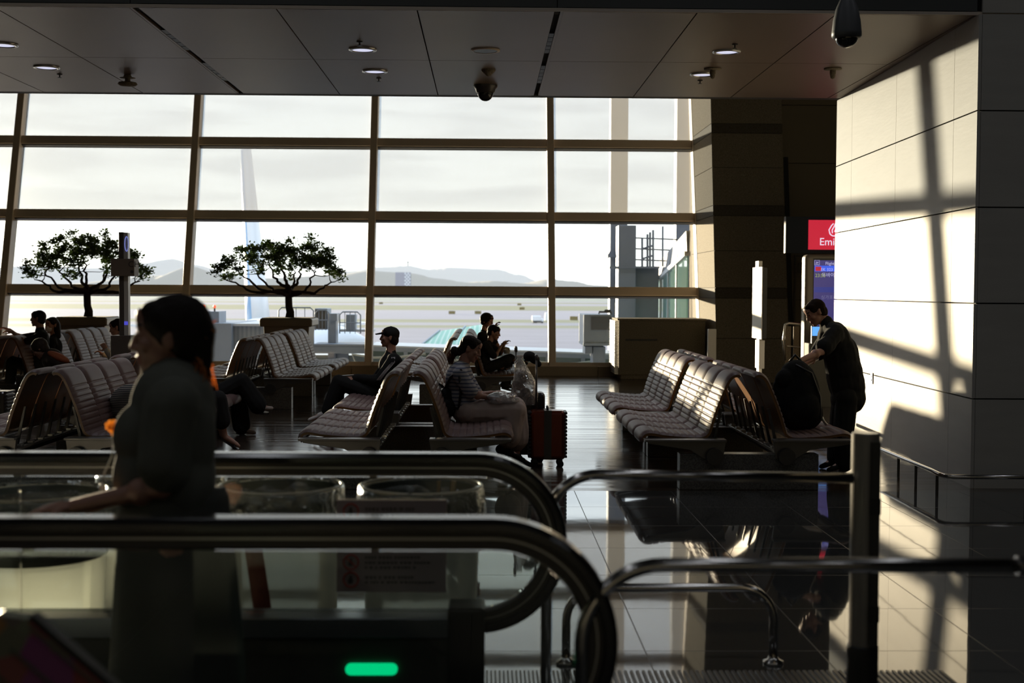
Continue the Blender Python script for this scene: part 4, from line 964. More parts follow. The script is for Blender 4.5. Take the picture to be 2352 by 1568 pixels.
# digital post, seen from its sunlit edge
c = at(1745, 680, 17.4); x = c.x
t = thing('display_post', 'slim upright display post whose left edge is blazing white in the sun', 'display', (x, 17.4, 0))
G().box(x+.005, x+.022, 17.3, 17.9, 1.02, 1.98).build('screen_case', 'white', t); G().box(x+.0225, x+.075, 17.29, 17.91, 1.03, 1.97).build('screen', 'black', t)  # black box puts the shade of the unlit front into its colour
G().box(x-.02, x+.03, 17.4, 17.6, 1.985, 2.06).build('top_cap', 'white', t); G().box(x+.01, x+.05, 17.45, 17.6, .05, 1.02).build('post', 'alu', t); G().box(x-.0, x+.075, 17.40, 17.65, .62, 1.0).build('control_box', 'white', t, bevel=.004); G().box(x-.15, x+.2, 17.3, 17.75, 0, .05).build('base', 'darksteel', t, bevel=.01)
# white flyer stand by the pier
c = at(1636, 800, 20.8); t = thing('notice_stand', 'white upright notice stand at the foot of the granite pier', 'stand', (c.x, 20.8, 0))
G().box(c.x-.07, c.x+.06, 20.78, 20.86, .55, 1.05).build('board', 'white', t, bevel=.004); G().box(c.x-.02, c.x+.02, 20.8, 20.84, 0, .55).build('stem', 'alu', t); G().box(c.x-.12, c.x+.12, 20.7, 20.95, 0, .02).build('foot', 'alu', t)
# airline sign board and flight display
Ye = 20.5; a, b = at(1805, 497, Ye), at(1805, 581, Ye)
t = thing('airline_sign', 'dark sign board with red panel and white lettering, cut off by the pale wall', 'sign', (a.x, Ye, b.z))
G().box(a.x, a.x+2.0, Ye, Ye+.12, b.z, a.z).build('board', mat('dark blue glass', (.012, .018, .03), .6, spec=.2), t)
for xx in (1.2, 1.6): G().box(a.x+xx, a.x+xx+.05, Ye+.12, 24.9, a.z-.3, a.z-.25).build('support_arm', 'black', t)
p, q = at(1857, 505, Ye), at(1857, 573, Ye)
G().box(p.x, p.x+.95, Ye-.015, Ye, q.z, p.z).build('red_panel', mat('lit red panel', (.5, .01, .03), .3, emit=(.62, .012, .045), estr=.8), t)
litw = mat('lit white lettering', (.8, .8, .85), .4, emit=(.75, .72, .95), estr=.9)
tx = at(1881, 563, Ye); text('Emirates', .165, (tx.x, Ye-.018, tx.z), (R(90), 0, 0), litw, t)
g = G(); cx = tx.x+.24; cz = tx.z+.24
for k in range(3): g.tube([(cx-.07+.035*k, Ye-.02, cz-.07+.02*k), (cx-.09+.05*k, Ye-.02, cz), (cx-.05+.05*k, Ye-.02, cz+.07), (cx-.02+.03*k, Ye-.02, cz+.10)], .009, 5)
g.tube(arc(cx-.01, cz-.02, .075, R(200), R(340), 8, Ye-.02), .009, 5); g.build('crest', litw, t)
Yk = 19.0; a = at(1850, 584, Yk); t = thing('flight_display', 'tall rounded flight information kiosk with blue screen behind the bending man', 'display', (a.x, Yk, 0))
G().box(a.x, a.x+1.0, Yk, Yk+.25, .05, a.z).build('housing', mat('kiosk shell', (.20, .17, .14), .5), t, bevel=.06, segs=4)
s0, s1 = at(1868, 596, Yk), at(1868, 776, Yk)
G().box(s0.x, a.x+.9, Yk-.006, Yk-.001, s1.z-.5, s0.z+.02).build('bezel', 'black', t)
blu = lambda n, c, e: mat(n, c, .3, emit=c, estr=e)
G().box(s0.x+.01, a.x+.88, Yk-.010, Yk-.006, s1.z+.05, s0.z-.01).build('screen', blu('screen indigo', (.035, .03, .15), .9), t)
zz = s0.z; X0 = s0.x+.03
G().box(X0-.01, a.x+.86, Yk-.013, Yk-.010, at(1868, 623, Yk).z, at(1868, 610, Yk).z).build('header_row', blu('row blue', (.03, .10, .75), .9), t)
G().box(X0-.01, a.x+.86, Yk-.013, Yk-.010, at(1868, 671, Yk).z, at(1868, 659, Yk).z).build('second_row', blu('row dim', (.02, .03, .22), .8), t)
G().box(X0, X0+.085, Yk-.016, Yk-.013, at(1868, 622, Yk).z, at(1868, 612, Yk).z).build('logo_tile', blu('logo red', (.5, .01, .04), .7), t)
dimw = blu('dim white text', (.5, .5, .75), .7); grn = blu('green yellow text', (.35, .42, .12), .7)
tz = lambda y: at(1868, y, Yk).z
text('Flight Information', .062, (at(1895, 600, Yk).x, Yk-.016, tz(608)), (R(90), 0, 0), dimw, t); text('EK 323', .060, (at(1885, 600, Yk).x, Yk-.016, tz(622)), (R(90), 0, 0), dimw, t)
text('23:55', .070, (X0-.005, Yk-.016, tz(636)), (R(90), 0, 0), grn, t); text('두바이', .070, (at(1887, 600, Yk).x, Yk-.016, tz(635)), (R(90), 0, 0), dimw, t)
text('싱가포르', .065, (at(1886, 600, Yk).x, Yk-.016, tz(686)), (R(90), 0, 0), blu('faint text', (.15, .15, .3), .7), t)
g = G(); cx, cz = at(1876, 604, Yk).x, tz(603)
g.tube([(cx-.035, Yk-.016, cz-.035), (cx+.035, Yk-.016, cz-.035), (cx+.035, Yk-.016, cz+.035), (cx-.035, Yk-.016, cz+.035)], .003, 4, closed=True)
g.prism([(cx-.024, cz-.004), (cx-.016, cz-.006), (cx-.004, cz-.002), (cx-.014, cz+.012), (cx-.008, cz+.012), (cx+.008, cz+.003), (cx+.024, cz+.010), (cx+.024, cz+.004), (cx-.016, cz-.012)], Yk-.018, Yk-.015); g.box(cx-.022, cx+.022, Yk-.018, Yk-.015, cz-.024, cz-.019); g.build('departure_icon', dimw, t)
c0, c1 = at(1866, 750, Yk-.3), at(1908, 771, Yk-.3); t = thing('counter_monitor', 'small bright light-blue monitor under the flight display', 'monitor', (c0.x, Yk-.3, c1.z-.1))
G().box(c0.x-.01, c1.x+.02, Yk-.3, Yk-.26, c1.z-.11, c0.z+.01).build('case', 'black', t); G().box(c0.x, c1.x, Yk-.305, Yk-.30, c1.z, c0.z).build('screen', blu('bright blue', (.10, .38, .95), 1.0), t)
G().box(c0.x-.05, c1.x+.1, Yk-.35, Yk-.05, 0, c1.z-.11).build('counter', 'dark', t)
# handrail of the gate steps
t = thing('gate_railing', 'grey metal railing with two flat posts below the airline sign', 'railing', (at(1815, 800, 20).x, 20, 0))
for px in (1810, 1829, 1848): X = at(px, 800, 20).x; G().box(X-.045, X+.045, 20, 20.03, 0, 1.12).build('post', MT['granite'], t)
x0 = at(1803, 800, 20).x; x1 = at(1860, 800, 20).x
G().tube([(x0, 19.99, .6), (x0-.03, 19.99, .9), (x0, 19.99, 1.15), (x0+.05, 19.99, 1.17), (x1, 19.99, 1.14)], .02, 8).build('handrail', 'alu', t, smooth=True)
for z in (.82, .55): G().tube([(x0+.03, 19.99, z), (x1, 19.99, z-.03)], .010, 6).build('crossbar', 'alu', t)
G().box(5.62, 9, 22.6, 22.75, 0, 4.0).build('', 'dark') if False else None
g = G(); a = at(1828, 600, 24.2); g.box(a.x, a.x+.03, 24.3, 24.34, 0, 2.3); g.box(a.x+.6, a.x+.63, 24.3, 24.34, 0, 2.3); g.box(a.x, a.x+.63, 24.3, 24.34, 2.3, 2.34); g.box(a.x+.08, a.x+.55, 24.30, 24.33, 2.0, 2.2)
d = struct(g.build('door_1', 'granite_dark'))

# low bumper rail round the pale block
t = thing('bumper_rail', 'low steel bumper rail on short posts round the foot of the pale wall', 'rail', (3.66, 10.25, 0))
pts = [(3.80, 15.6, .19)] + [(3.67+.01*k, 10.6+k*1.0, .19) for k in range(4, -1, -1)] + [(3.655, 10.38, .19), (3.67, 10.29, .19), (3.73, 10.25, .19), (4.2, 10.25, .19), (8.0, 10.25, .19)]
G().tube(pts, .019, 10).build('rail', 'steel', t, smooth=True)
for x, y in ((3.66, 10.45), (3.67, 11.0), (3.68, 11.5), (3.71, 12.8), (3.74, 14), (4.3, 10.25), (5.6, 10.25), (7, 10.25)): G().tube([(x, y, 0), (x, y, .18)], .012, 8).build('post', 'darksteel', t)

# ================================================================== SIGN POST ON THE LEFT
Yp = 16.0; c = at(284, 700, Yp); x = c.x
t = thing('sign_post', 'tall square sign post with small box sign and lit strip, left of the walking woman', 'sign post', (x, Yp, 0))
G().box(x-.055, x+.0, Yp, Yp+.12, 0, at(284, 533, Yp).z).build('post', mat('dark taupe metal', (.09, .075, .06), .45), t, bevel=.004)
G().box(x+.001, x+.052, Yp+.01, Yp+.11, .7, at(284, 533, Yp).z-.005).build('light_strip', mat('frosted strip', (.62, .60, .52), .3), t, bevel=.003)
a, b = at(257, 594, Yp), at(311, 634, Yp); G().box(a.x, b.x, Yp-.05, Yp+.16, b.z, a.z).build('box_sign', mat('taupe sign box', (.22, .17, .12), .5), t, bevel=.004)
text('CH', .10, (at(297, 610, Yp).x, Yp-.052, at(297, 613, Yp).z), (R(90), 0, 0), 'darksteel', t, ext=.0005)
g = G(); cc = at(303, 624, Yp-.05); g.lathe([(.02, 0), (.02, .001)], (0, 0, 0), 12); g.v = [(cc.x+v[0], cc.y-v[2], cc.z+v[1]) for v in g.v]; g.build('round_mark', 'darksteel', t)
g = G(); cc = at(291, 560, Yp+.01)
g.tube([(cc.x+.022*math.cos(q*math.pi/8), Yp+.005, cc.z+.09*math.sin(q*math.pi/8)) for q in range(16)], .004, 4, closed=True); g.build('blue_ring', blu('ring blue', (.25, .30, .8), .7), t)
G().box(x+.004, x+.048, Yp+.004, Yp+.012, at(284, 746, Yp).z, at(284, 738, Yp).z).build('small_display', blu('display violet', (.08, .08, .6), .8), t)
a = at(257, 770, Yp); G().box(a.x, x+.10, Yp-.06, Yp+.22, 0, a.z).build('cabinet', mat('grey brown cabinet', (.10, .08, .06), .5), t, bevel=.006)
# ================================================================== CEILING FITTINGS
def dl(px, py, lit=True):
    p = at(px, py, 1); d = (p-V(0, 0, EYE)); k = (CE-EYE)/d.z; return V(0, 0, EYE)+d*k
lampm = mat('lit lamp disc', (.8, .8, .8), .4, emit=(.72, .74, .95), estr=.85)
first = None
for px, py, lb in ((8, 102, 'round recessed ceiling light cut by the left edge of the picture'), (107, 154, 'second round recessed ceiling light from the left'), (833, 113, 'nearer of the two ceiling lights left of the round vent'), (861, 163, 'farther of the two ceiling lights left of the round vent'),
                   (1669, 118, 'nearer of the two ceiling lights on the right, close to the big camera'), (1614, 170, 'farther of the two ceiling lights on the right, partly behind a hanging sensor')):
    p = dl(px, py)
    if not first:
        t = thing('ceiling_light', lb, 'light', (p.x, p.y, CE), 'recessed ceiling lights'); first = t
        k = G().lathe([(.135, 0), (.135, -.012), (.105, -.016), (.105, 0)], (0, 0, 0), 32, cap=False).build('rim', 'alu', None, smooth=True); k.parent = t
        k = G().lathe([(.001, -.006), (.105, -.006)], (0, 0, 0), 32, cap=False).build('diffuser', lampm, None); k.parent = t
    else: copy_tree(first, (p.x, p.y, CE), lb)
p = dl(1115, 115); t = thing('ceiling_speaker', 'round brown unlit speaker grille in the middle of the soffit', 'speaker', (p.x, p.y, CE))
k = G().lathe([(.140, 0), (.140, -.010), (.115, -.012)], n=32, cap=False).build('rim', 'frame', None, smooth=True); k.parent = t
k = G().lathe([(.001, -.010), (.115, -.010)], n=32, cap=False).build('grille', 'darksteel', None); k.parent = t
f2 = None
for px, py, lb in ((137, 170, 'tiny sprinkler head beside the second ceiling light from the left'), (826, 95, 'tiny sprinkler head above the lit lamp left of the vent'), (870, 179, 'tiny sprinkler head just beyond the farther lamp left of the vent'), (1608, 184, 'tiny sprinkler head beyond the farther right lamp'), (1688, 101, 'tiny sprinkler head before the nearer right lamp')):
    p = dl(px, py)
    if not f2: f2 = G().lathe([(.028, 0), (.028, -.008), (.008, -.012), (.006, -.035), (.022, -.038), (.022, -.042)], (p.x, p.y, CE), 12).build('sprinkler', 'darksteel', loc=(p.x, p.y, CE)); tag(f2, lb, 'sprinkler', 'sprinklers in the soffit')
    else: o = f2.copy(); COL.objects.link(o); o.location = (p.x, p.y, CE); o['label'] = lb
p = dl(293, 172); t = thing('wifi_antenna', 'disc shaped antenna hanging from the soffit at the left', 'antenna', (p.x, p.y, CE))
for nm, pr in (('mount', [(.035, 0), (.045, -.02), (.03, -.04), (.03, -.07)]), ('clip_ring', [(.03, -.028), (.085, -.032), (.03, -.036)]), ('disc', [(.02, -.07), (.095, -.082), (.105, -.10), (.085, -.115), (.001, -.122)])):
    k = G().lathe(pr, n=24, cap=False).build(nm, 'granite', None, smooth=True); k.parent = t
def dome(px, py, lb, s):
    p = dl(px, py); t = thing('dome_camera', lb, 'camera', (p.x, p.y, CE))
    k = G().lathe([(.13*s, 0), (.13*s, -.02*s), (.11*s, -.04*s), (.10*s, -.075*s), (.085*s, -.085*s)], n=28, cap=False).build('housing', 'darksteel', None, smooth=True); k.parent = t
    k = G().lathe([(.085*s*math.cos(a*math.pi/16), (-.085-.085*math.sin(a*math.pi/16))*s) for a in range(9)], n=28, cap=False).build('dome', mat('smoked dome', (.02, .02, .02), .08), None, smooth=True); k.parent = t
dome(1115, 196, 'black dome camera under the soffit near the glass, below the round speaker', 1.05)
p = dl(1122, 160); tag(G().lathe([(.075, 0), (.075, -.012), (.02, -.065), (.001, -.07)], (p.x, p.y, CE), 20, cap=False).build('smoke_detector', 'granite', smooth=True, loc=(p.x, p.y, CE)), 'small cone shaped detector right behind the round speaker', 'detector')
f3 = None
for px, py, lb in ((1637, 157, 'pendant sensor in front of the farther right ceiling light'), (1913, 157, 'pendant sensor on the soffit next to the pale wall')):
    p = dl(px, py)
    if not f3:
        f3 = thing('ceiling_sensor', lb, 'sensor', (p.x, p.y, CE), 'pendant sensors')
        k = G().lathe([(.09, -.004), (.09, -.012), (.03, -.018)], n=24, cap=False).build('plate', 'granite', None, smooth=True); k.parent = f3
        k = G().lathe([(.03, -.015), (.032, -.05), (.022, -.10), (.001, -.112)], n=20, cap=False).build('probe', 'granite', None, smooth=True); k.parent = f3
    else: copy_tree(f3, (p.x, p.y, CE), lb)
# big pan-tilt camera hanging from the near hall ceiling
Yz = 8.9; c = at(1945, 55, Yz); t = thing('security_camera', 'large grey pan-tilt dome camera hanging at the top right', 'camera', (c.x, Yz, c.z-.14))
f4 = c; gm = mat('camera grey', (.12, .125, .13), .45)
G().lathe([(.03, .20), (.045, .17), (.075, .10), (.092, .02), (.100, -.06), (.100, -.085), (.085, -.10)], c, 32).build('housing', gm, t, smooth=True)
G().lathe([(.075*math.cos(a*math.pi/16), -.095-.065*math.sin(a*math.pi/16)) for a in range(9)], c, 28, cap=False).build('dome', mat('clear smoked dome', (.015, .015, .015), .06, spec=.9), t, smooth=True)
G().tube([c+V(0, 0, .18), V(c.x, c.y, 7.2)], .02, 12).build('pole', gm, t, smooth=True)

# ================================================================== WALKWAY IN THE FOREGROUND
ZH = 1.07; RN = .320
def balustrade(Y, label, full, cx):
    root = thing('walkway_balustrade', label, 'balustrade', (cx, Y, 0))
    rail = .0
    def path(r, end, xl=-7.5):
        P = [((xl, Y, cz+r), (0, 1, 0), (0, 0, 1))]
        for i in range(33):
            a = math.pi/2-math.pi*i/32; P.append(((cx+r*math.cos(a), Y, cz+r*math.sin(a)), (0, 1, 0), (math.cos(a), 0, math.sin(a))))
        P.append(((end, Y, cz-r), (0, 1, 0), (0, 0, -1))); return P
    cz = ZH-RN
    e = cx-.10
    pr = [(-.040, -.030), (-.040, -.012), (-.034, .0), (-.028, .002), (.028, .002), (.034, .0), (.040, -.012), (.040, -.030), (.028, -.034), (.022, -.026), (-.022, -.026), (-.028, -.034)]
    g = G().sweep(path(RN, e), pr); g.build('handrail', 'rubber', root, smooth=False)
    pr = [(-.024, -.074), (-.024, -.030), (.024, -.030), (.024, -.074), (.010, -.082), (-.010, -.082)]
    g = G().sweep(path(RN, e+.02), pr); g.build('rail_guide', 'darksteel', root)
    g = G().sweep([(p, a, o) for p, a, o in path(RN, e+.02)], [(-.028, -.052), (-.028, -.048), (.028, -.048), (.028, -.052)]); g.build('guide_trim', 'alu', root)
    # glass: body follows the loop
    rg = RN-.085
    for i, (xl, xr) in enumerate(((-7.5, -3.65), (-3.64, -1.652), (-1.646, None))):
        if xr is None:
            poly = [(xl, .50), (cx-.10, .50)] + [(cx+rg*math.cos(-math.pi/2+math.pi*k/24), cz+rg*math.sin(-math.pi/2+math.pi*k/24)) for k in range(2, 25)] + [(xl, cz+rg)]
        else: poly = [(xl, .50), (xr, .50), (xr, cz+rg), (xl, cz+rg)]
        G().prism(poly, Y-.006, Y+.006).build('glass_panel', 'balglass', root)
    xe = cx-.10
    G().box(-7.5, xe, Y-.075, Y+.075, .425, .495).build('skirt_deck', mat('brushed deck', (.34, .36, .40), .30, metal=.85), root, bevel=.004)
    G().box(-7.5, xe, Y-.06, Y+.06, 0, .424).build('skirt_panel', mat('dark olive panel', (.07, .072, .06), .5), root)
    G().box(xe+.0, xe+.13, Y-.085, Y+.085, 0, .53).build('newel_box', 'black', root, bevel=.01)
    return root
b1 = balustrade(3.32, 'nearest glass balustrade with black looping handrail, in front of the walking woman', True, .020)
b2 = balustrade(4.64, 'farther glass balustrade carrying the notice, behind the walking woman', True, -.028)
t = b2; Yq = 4.64
g = G(); c = at(853, 1537, Yq-.07)
pl = [(c.x+q*.072+.020*math.cos(a)*q, c.z+.020*math.sin(a)) for q, rng in ((1, range(-4, 5)), (-1, range(4, -5, -1))) for a in [k*math.pi/8 for k in rng]]
g.prism(pl, Yq-.072, Yq-.060); gr = blu('green light', (.0, .62, .22), 1.15); g.build('direction_light', gr, t)['label'] = 'glowing green pill light'
# moving walkway floor plate with grooves
g = G(); g.box(-7.5, .1, 3.40, 4.56, .0, .02); struct(g.build('floor_plate', mat('grooved steel', (.10, .10, .10), .35, metal=.8)))
g = G()
for k in range(60): g.box(.45+.026*k, .463+.026*k, 5.30, 5.60, .0, .006)
for k in range(28): g.box(-.1+.018*k, -.091+.018*k, 5.30, 5.60, 0, .006)
struct(g.build('floor_grating', 'darksteel'))
# notice on the glass
a, b = at(773, 1148, Yq-.02), at(1025, 1360, Yq-.02)
ns = tag(G().box(a.x, b.x, Yq-.016, Yq-.008, b.z, a.z).build('safety_notice', mat('notice paper', (.34, .28, .27), .6), loc=(a.x, Yq-.012, b.z)), 'pinkish grey safety notice with red ringed pictograms on the farther glass panel', 'notice')
rd = mat('sign red', (.42, .03, .02), .5); ik = mat('notice ink', (.04, .035, .035), .6)
for i, py in enumerate((1174, 1232, 1291, 1331)):
    c = at(806, py, Yq-.02); pts = [(c.x+.026*math.cos(q*math.pi/16), Yq-.018, c.z+.026*math.sin(q*math.pi/16)) for q in range(32)]
    g = G().tube(pts, .0026, 5, closed=True)
    if i in (1, 2): g.tube([(c.x-.018, Yq-.0185, c.z+.018), (c.x+.018, Yq-.0185, c.z-.018)], .0022, 5)
    child_mesh(g, 'prohibition_ring', rd, ns)
    g = G(); g.prism([(c.x-.010, c.z-.014), (c.x+.004, c.z-.014), (c.x+.008, c.z-.002), (c.x+.003, c.z+.004), (c.x+.004, c.z+.012), (c.x-.005, c.z+.014), (c.x-.006, c.z+.003), (c.x-.011, c.z)], Yq-.0175, Yq-.0165); child_mesh(g, 'pictogram', ik, ns)
rr = random.Random(9); g = G()
for py, L, h in ((1170, 110, 8), (1182, 70, 5), (1228, 120, 7), (1240, 140, 5), (1281, 125, 7), (1293, 150, 5), (1304, 115, 5), (1327, 115, 7), (1338, 160, 5)):
    x = 838
    while x < 838+L:
        w = rr.uniform(4, 9); p, q = at(x, py-h/2, Yq-.02), at(x+w, py+h/2, Yq-.02); m_ = (p.x+q.x)/2
        g.box(p.x, q.x, Yq-.0172, Yq-.0165, (p.z+q.z)/2-.0015, (p.z+q.z)/2+.0005); g.box(m_-.001, m_+.001, Yq-.0172, Yq-.0165, q.z, p.z); g.box(p.x, q.x, Yq-.0172, Yq-.0165, p.z-.002, p.z)
        x += w+rr.choice((2, 2, 2, 6))
child_mesh(g, 'text_lines', ik, ns)

# ---- bins behind the farther balustrade
def bin_(px, Y, lb, r=.245, zl=.70, band=None, bodyc=(.86, .85, .80)):
    X = at(px, 1135, Y).x; t = thing('waste_bin', lb, 'bin', (X, Y, 0), 'round waste bins with clear liners'); c = (X, Y, 0)
    G().lathe([(r*.86, 0.01), (r*.88, .04), (r*.97, zl-.01), (r*.97, zl+.02)], c, 40, cap=False).build('body', sheet('frosted bin plastic', (.94, .93, .88), .04, .3, diff=.5, dcol=bodyc), t, smooth=True)
    G().lathe([(r*.98, zl), (r*1.0, zl+.005), (r*1.0, .845), (r*.955, .85), (r*.94, .845), (r*.94, zl)], c, 40, cap=False).build('collar', mat('dark olive collar', (.035, .04, .03), .35), t, smooth=True)
    g = G(); n = 48; vs = []
    pr = [(r*.90, .72), (r*.92, .80), (r*.985, .865), (r*1.04, .855), (r*1.07, .80), (r*1.08, .70), (r*1.09, .68), (r*1.06, .65)]
    for i, (q, z) in enumerate(pr):
        for j in range(n): a = 2*math.pi*j/n; w = 1+.035*noise.noise(V(math.cos(a)*3, math.sin(a)*3, z*6+px)); vs.append((X+q*w*math.cos(a), Y+q*w*math.sin(a), z+(.012*noise.noise(V(a*3, z, px)) if i > 4 else 0)))
    g.add(vs, [(i*n+j, i*n+(j+1) % n, (i+1)*n+(j+1) % n, (i+1)*n+j) for i in range(len(pr)-1) for j in range(n)]); g.build('liner', 'liner', t, smooth=True)
    G().tube([(X+r*1.0*math.cos(q*math.pi/20), Y+r*1.0*math.sin(q*math.pi/20), .858) for q in range(40)], .007, 6, closed=True).build('rim', mat('cream rim', (.62, .55, .42), .35), t, smooth=True)
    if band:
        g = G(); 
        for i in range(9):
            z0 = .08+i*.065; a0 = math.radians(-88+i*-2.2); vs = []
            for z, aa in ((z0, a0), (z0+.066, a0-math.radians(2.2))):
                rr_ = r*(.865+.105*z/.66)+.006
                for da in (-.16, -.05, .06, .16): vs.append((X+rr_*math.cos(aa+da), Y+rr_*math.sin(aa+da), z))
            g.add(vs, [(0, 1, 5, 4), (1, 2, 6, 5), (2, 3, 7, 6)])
        g.build('red_band', mat('maroon band', (.16, .03, .02), .5), t)  # slanted maroon strip paints a reflection onto the bin body
    return t
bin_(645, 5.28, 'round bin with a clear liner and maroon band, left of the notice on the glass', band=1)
bin_(967, 5.28, 'round bin with a clear liner directly behind the notice, scraps showing inside')
bin_(88, 5.10, 'pale bin with dark collar at the far left edge, nearest to the corner', r=.26, zl=.61, bodyc=(1, .98, .94))
bin_(372, 5.62, 'pale bin mostly hidden behind the walking woman', r=.26, zl=.61, bodyc=(1, .98, .94))
X = at(1030, 1120, 5.28).x; g = G(); [g.tube([(X-.05+.05*k, 5.30, .62), (X-.04+.06*k, 5.32, .872)], .008+.004*k, 6) for k in range(2)]
tag(g.build('paper_straw', mat('brown paper', (.30, .20, .10), .7), loc=(X, 5.3, .62)), 'brown scraps poking out of the bin behind the notice', 'scraps')

# ---- barrier rails and posts to the right
def tube_thing(name, lb, cat, pts, r, flanges=(), m='steel'):
    o = G().tube(pts, r, 16).build(name, m, smooth=True, loc=pts[0]); tag(o, lb, cat)
    for f in flanges: child_mesh(G().lathe([(r*2.3, 0), (r*2.3, .012), (r*1.2, .022), (r*1.15, .03)], f, 24), 'floor_flange', m, o, smooth=True)
    return o
def loop(Y, xl, zt, rad, x1, tail=.0):
    P = [(xl, Y, .0), (xl, Y, zt-rad)] + [(xl+rad-rad*math.cos(a*math.pi/24), Y, zt-rad+rad*math.sin(a*math.pi/24)) for a in range(1, 13)] + [(x1, Y, zt-tail)]
    return P
a = at(1320, 1500, 3.3); tube_thing('guard_rail', 'near tubular steel guard rail crossing the lower right and bending down at the handrail end', 'rail', loop(3.3, a.x+.018, .952, .205, 1.9), .0195, [(a.x+.018, 3.3, 0)])
child_mesh(G().tube([(at(2335, 1305, 3.3).x, 3.3, .952), (at(2350, 1305, 3.3).x, 3.3, .952)], .026, 16), 'rail_coupling', 'steel', COL.objects['guard_rail'])
for k in range(5):
    ang = math.pi/24*(2+k*2.4); p = V(a.x+.018+.205-.205*math.cos(ang), 3.3, .952-.205+.205*math.sin(ang))
a = at(1262, 1110, 4.78); tube_thing('guard_rail', 'farther tubular guard rail ending at the upright square post', 'rail', loop(4.78, a.x-.01, .975, .19, at(1958, 1098, 4.78).x, .012), .0195, [(a.x-.01, 4.78, 0)])
Yl_ = 5.72; xa, xb = at(1300, 1500, Yl_).x, at(1776, 1500, Yl_).x
P = [(xa, Yl_, 0), (xa, Yl_, .19)] + [(xa+.15-.15*math.cos(q*math.pi/16), Yl_, .19+.15*math.sin(q*math.pi/16)) for q in range(1, 9)] + [(xb-.15+.15*math.sin(q*math.pi/16), Yl_, .19+.15*math.cos(q*math.pi/16)) for q in range(0, 8)] + [(xb, Yl_, .19), (xb, Yl_, 0)]
tube_thing('floor_hoop', 'low steel floor hoop with a round foot flange, beyond the handrail end', 'rail', P, .0195, [(xa, Yl_, 0), (xb, Yl_, 0)])
Yv = 4.80; a, b = at(1962, 995, Yv), at(2026, 995, Yv); t = thing('gate_post', 'thick upright dark post with a sunlit left edge at the lower right', 'post', (a.x, Yv, 0))
w = (b.x-a.x); xm = (a.x+b.x)/2; pm = mat('pale post edge', (.60, .52, .40), .4); pd = mat('post graphite', (.035, .034, .030), .35)
G().lathe([(w*.50, .33), (w*.50, a.z-.006), (w*.47, a.z)], (xm, Yv+.03, 0), 32).build('post', mat('satin post metal', (.26, .235, .19), .28, spec=.8), t, smooth=False, bevel=.002)
G().box(xm+.005, xm+.038, Yv-.035, Yv-.02, .34, a.z-.03).build('front_strip', pd, t); G().lathe([(w*.56, 0), (w*.56, .325), (w*.52, .33)], (xm, Yv+.03, 0), 32).build('base_sleeve', 'black', t)
for z in (.86, .46): G().box(xm+.002, xm+.040, Yv-.040, Yv-.034, z-.03, z+.03).build('sensor_window', 'black', t)
# stand-in slanted rack at the lower left corner, coloured reflections painted on it
Yr = 2.35; c = at(30, 1412, Yr); t = thing('leaflet_rack', 'slanted rack with blurred colourful leaflets and steel edges in the lower left corner', 'rack', (c.x, Yr, 0))
def rect_sl(dx0, dx1, dz, y0, y1):
    return [(c.x+dx0, c.z-dz), (c.x+dx1, c.z-(dx1-dx0)*.86-dz), (c.x+dx1, c.z-(dx1-dx0)*.86-dz-.02), (c.x+dx0, c.z-dz-.02)]
vm = bpy.data.materials.new('leaflet print'); vm.use_nodes = True; tt = vm.node_tree; vo = N(tt, 'ShaderNodeTexVoronoi'); vo.inputs['Scale'].default_value = 16; tcx = N(tt, 'ShaderNodeTexCoord'); tt.links.new(tcx.outputs['Object'], vo.inputs['Vector'])
sp = N(tt, 'ShaderNodeSeparateColor'); tt.links.new(vo.outputs['Color'], sp.inputs[0]); tt.links.new(ramp(tt, sp.outputs[0], [(0, (.03, .30, .17)), (.3, (.42, .06, .05)), (.5, (.06, .26, .20)), (.7, (.50, .20, .05)), (.9, (.30, .08, .20))]), tt.nodes['Principled BSDF'].inputs['Base Color'])
zb = c.z-.62
G().prism([(c.x-.10, zb), (c.x-.10, c.z-.03), (c.x-.03, c.z), (c.x+.03, c.z-.008), (c.x+.70, zb)], Yr, Yr+.03).build('leaflets', vm, t)
G().prism([(c.x-.10, zb), (c.x-.10, c.z-.03), (c.x-.03, c.z), (c.x+.03, c.z-.008), (c.x+.70, zb)], Yr+.031, Yr+.04).build('back_panel', 'black', t)
for k, o_ in enumerate((.0, -.045, -.09)):
    G().bar((c.x+.030+o_*.75, Yr-.003, c.z-.02+o_*.9), (c.x+.70+o_*.75, Yr-.003, zb+.0+o_*.9), .003, .007, (0, 1, 0)).build('edge_strip', mat('dull edge strip', (.14, .17, .13), .4, metal=.5), t)
G().bar((c.x+.03, Yr+.015, c.z-.003), (c.x+.715, Yr+.015, zb+.005), .03, .012).build('frame', 'black', t)
G().box(c.x-.10, c.x+.70, Yr, Yr+.05, 0, zb).build('base', 'black', t)
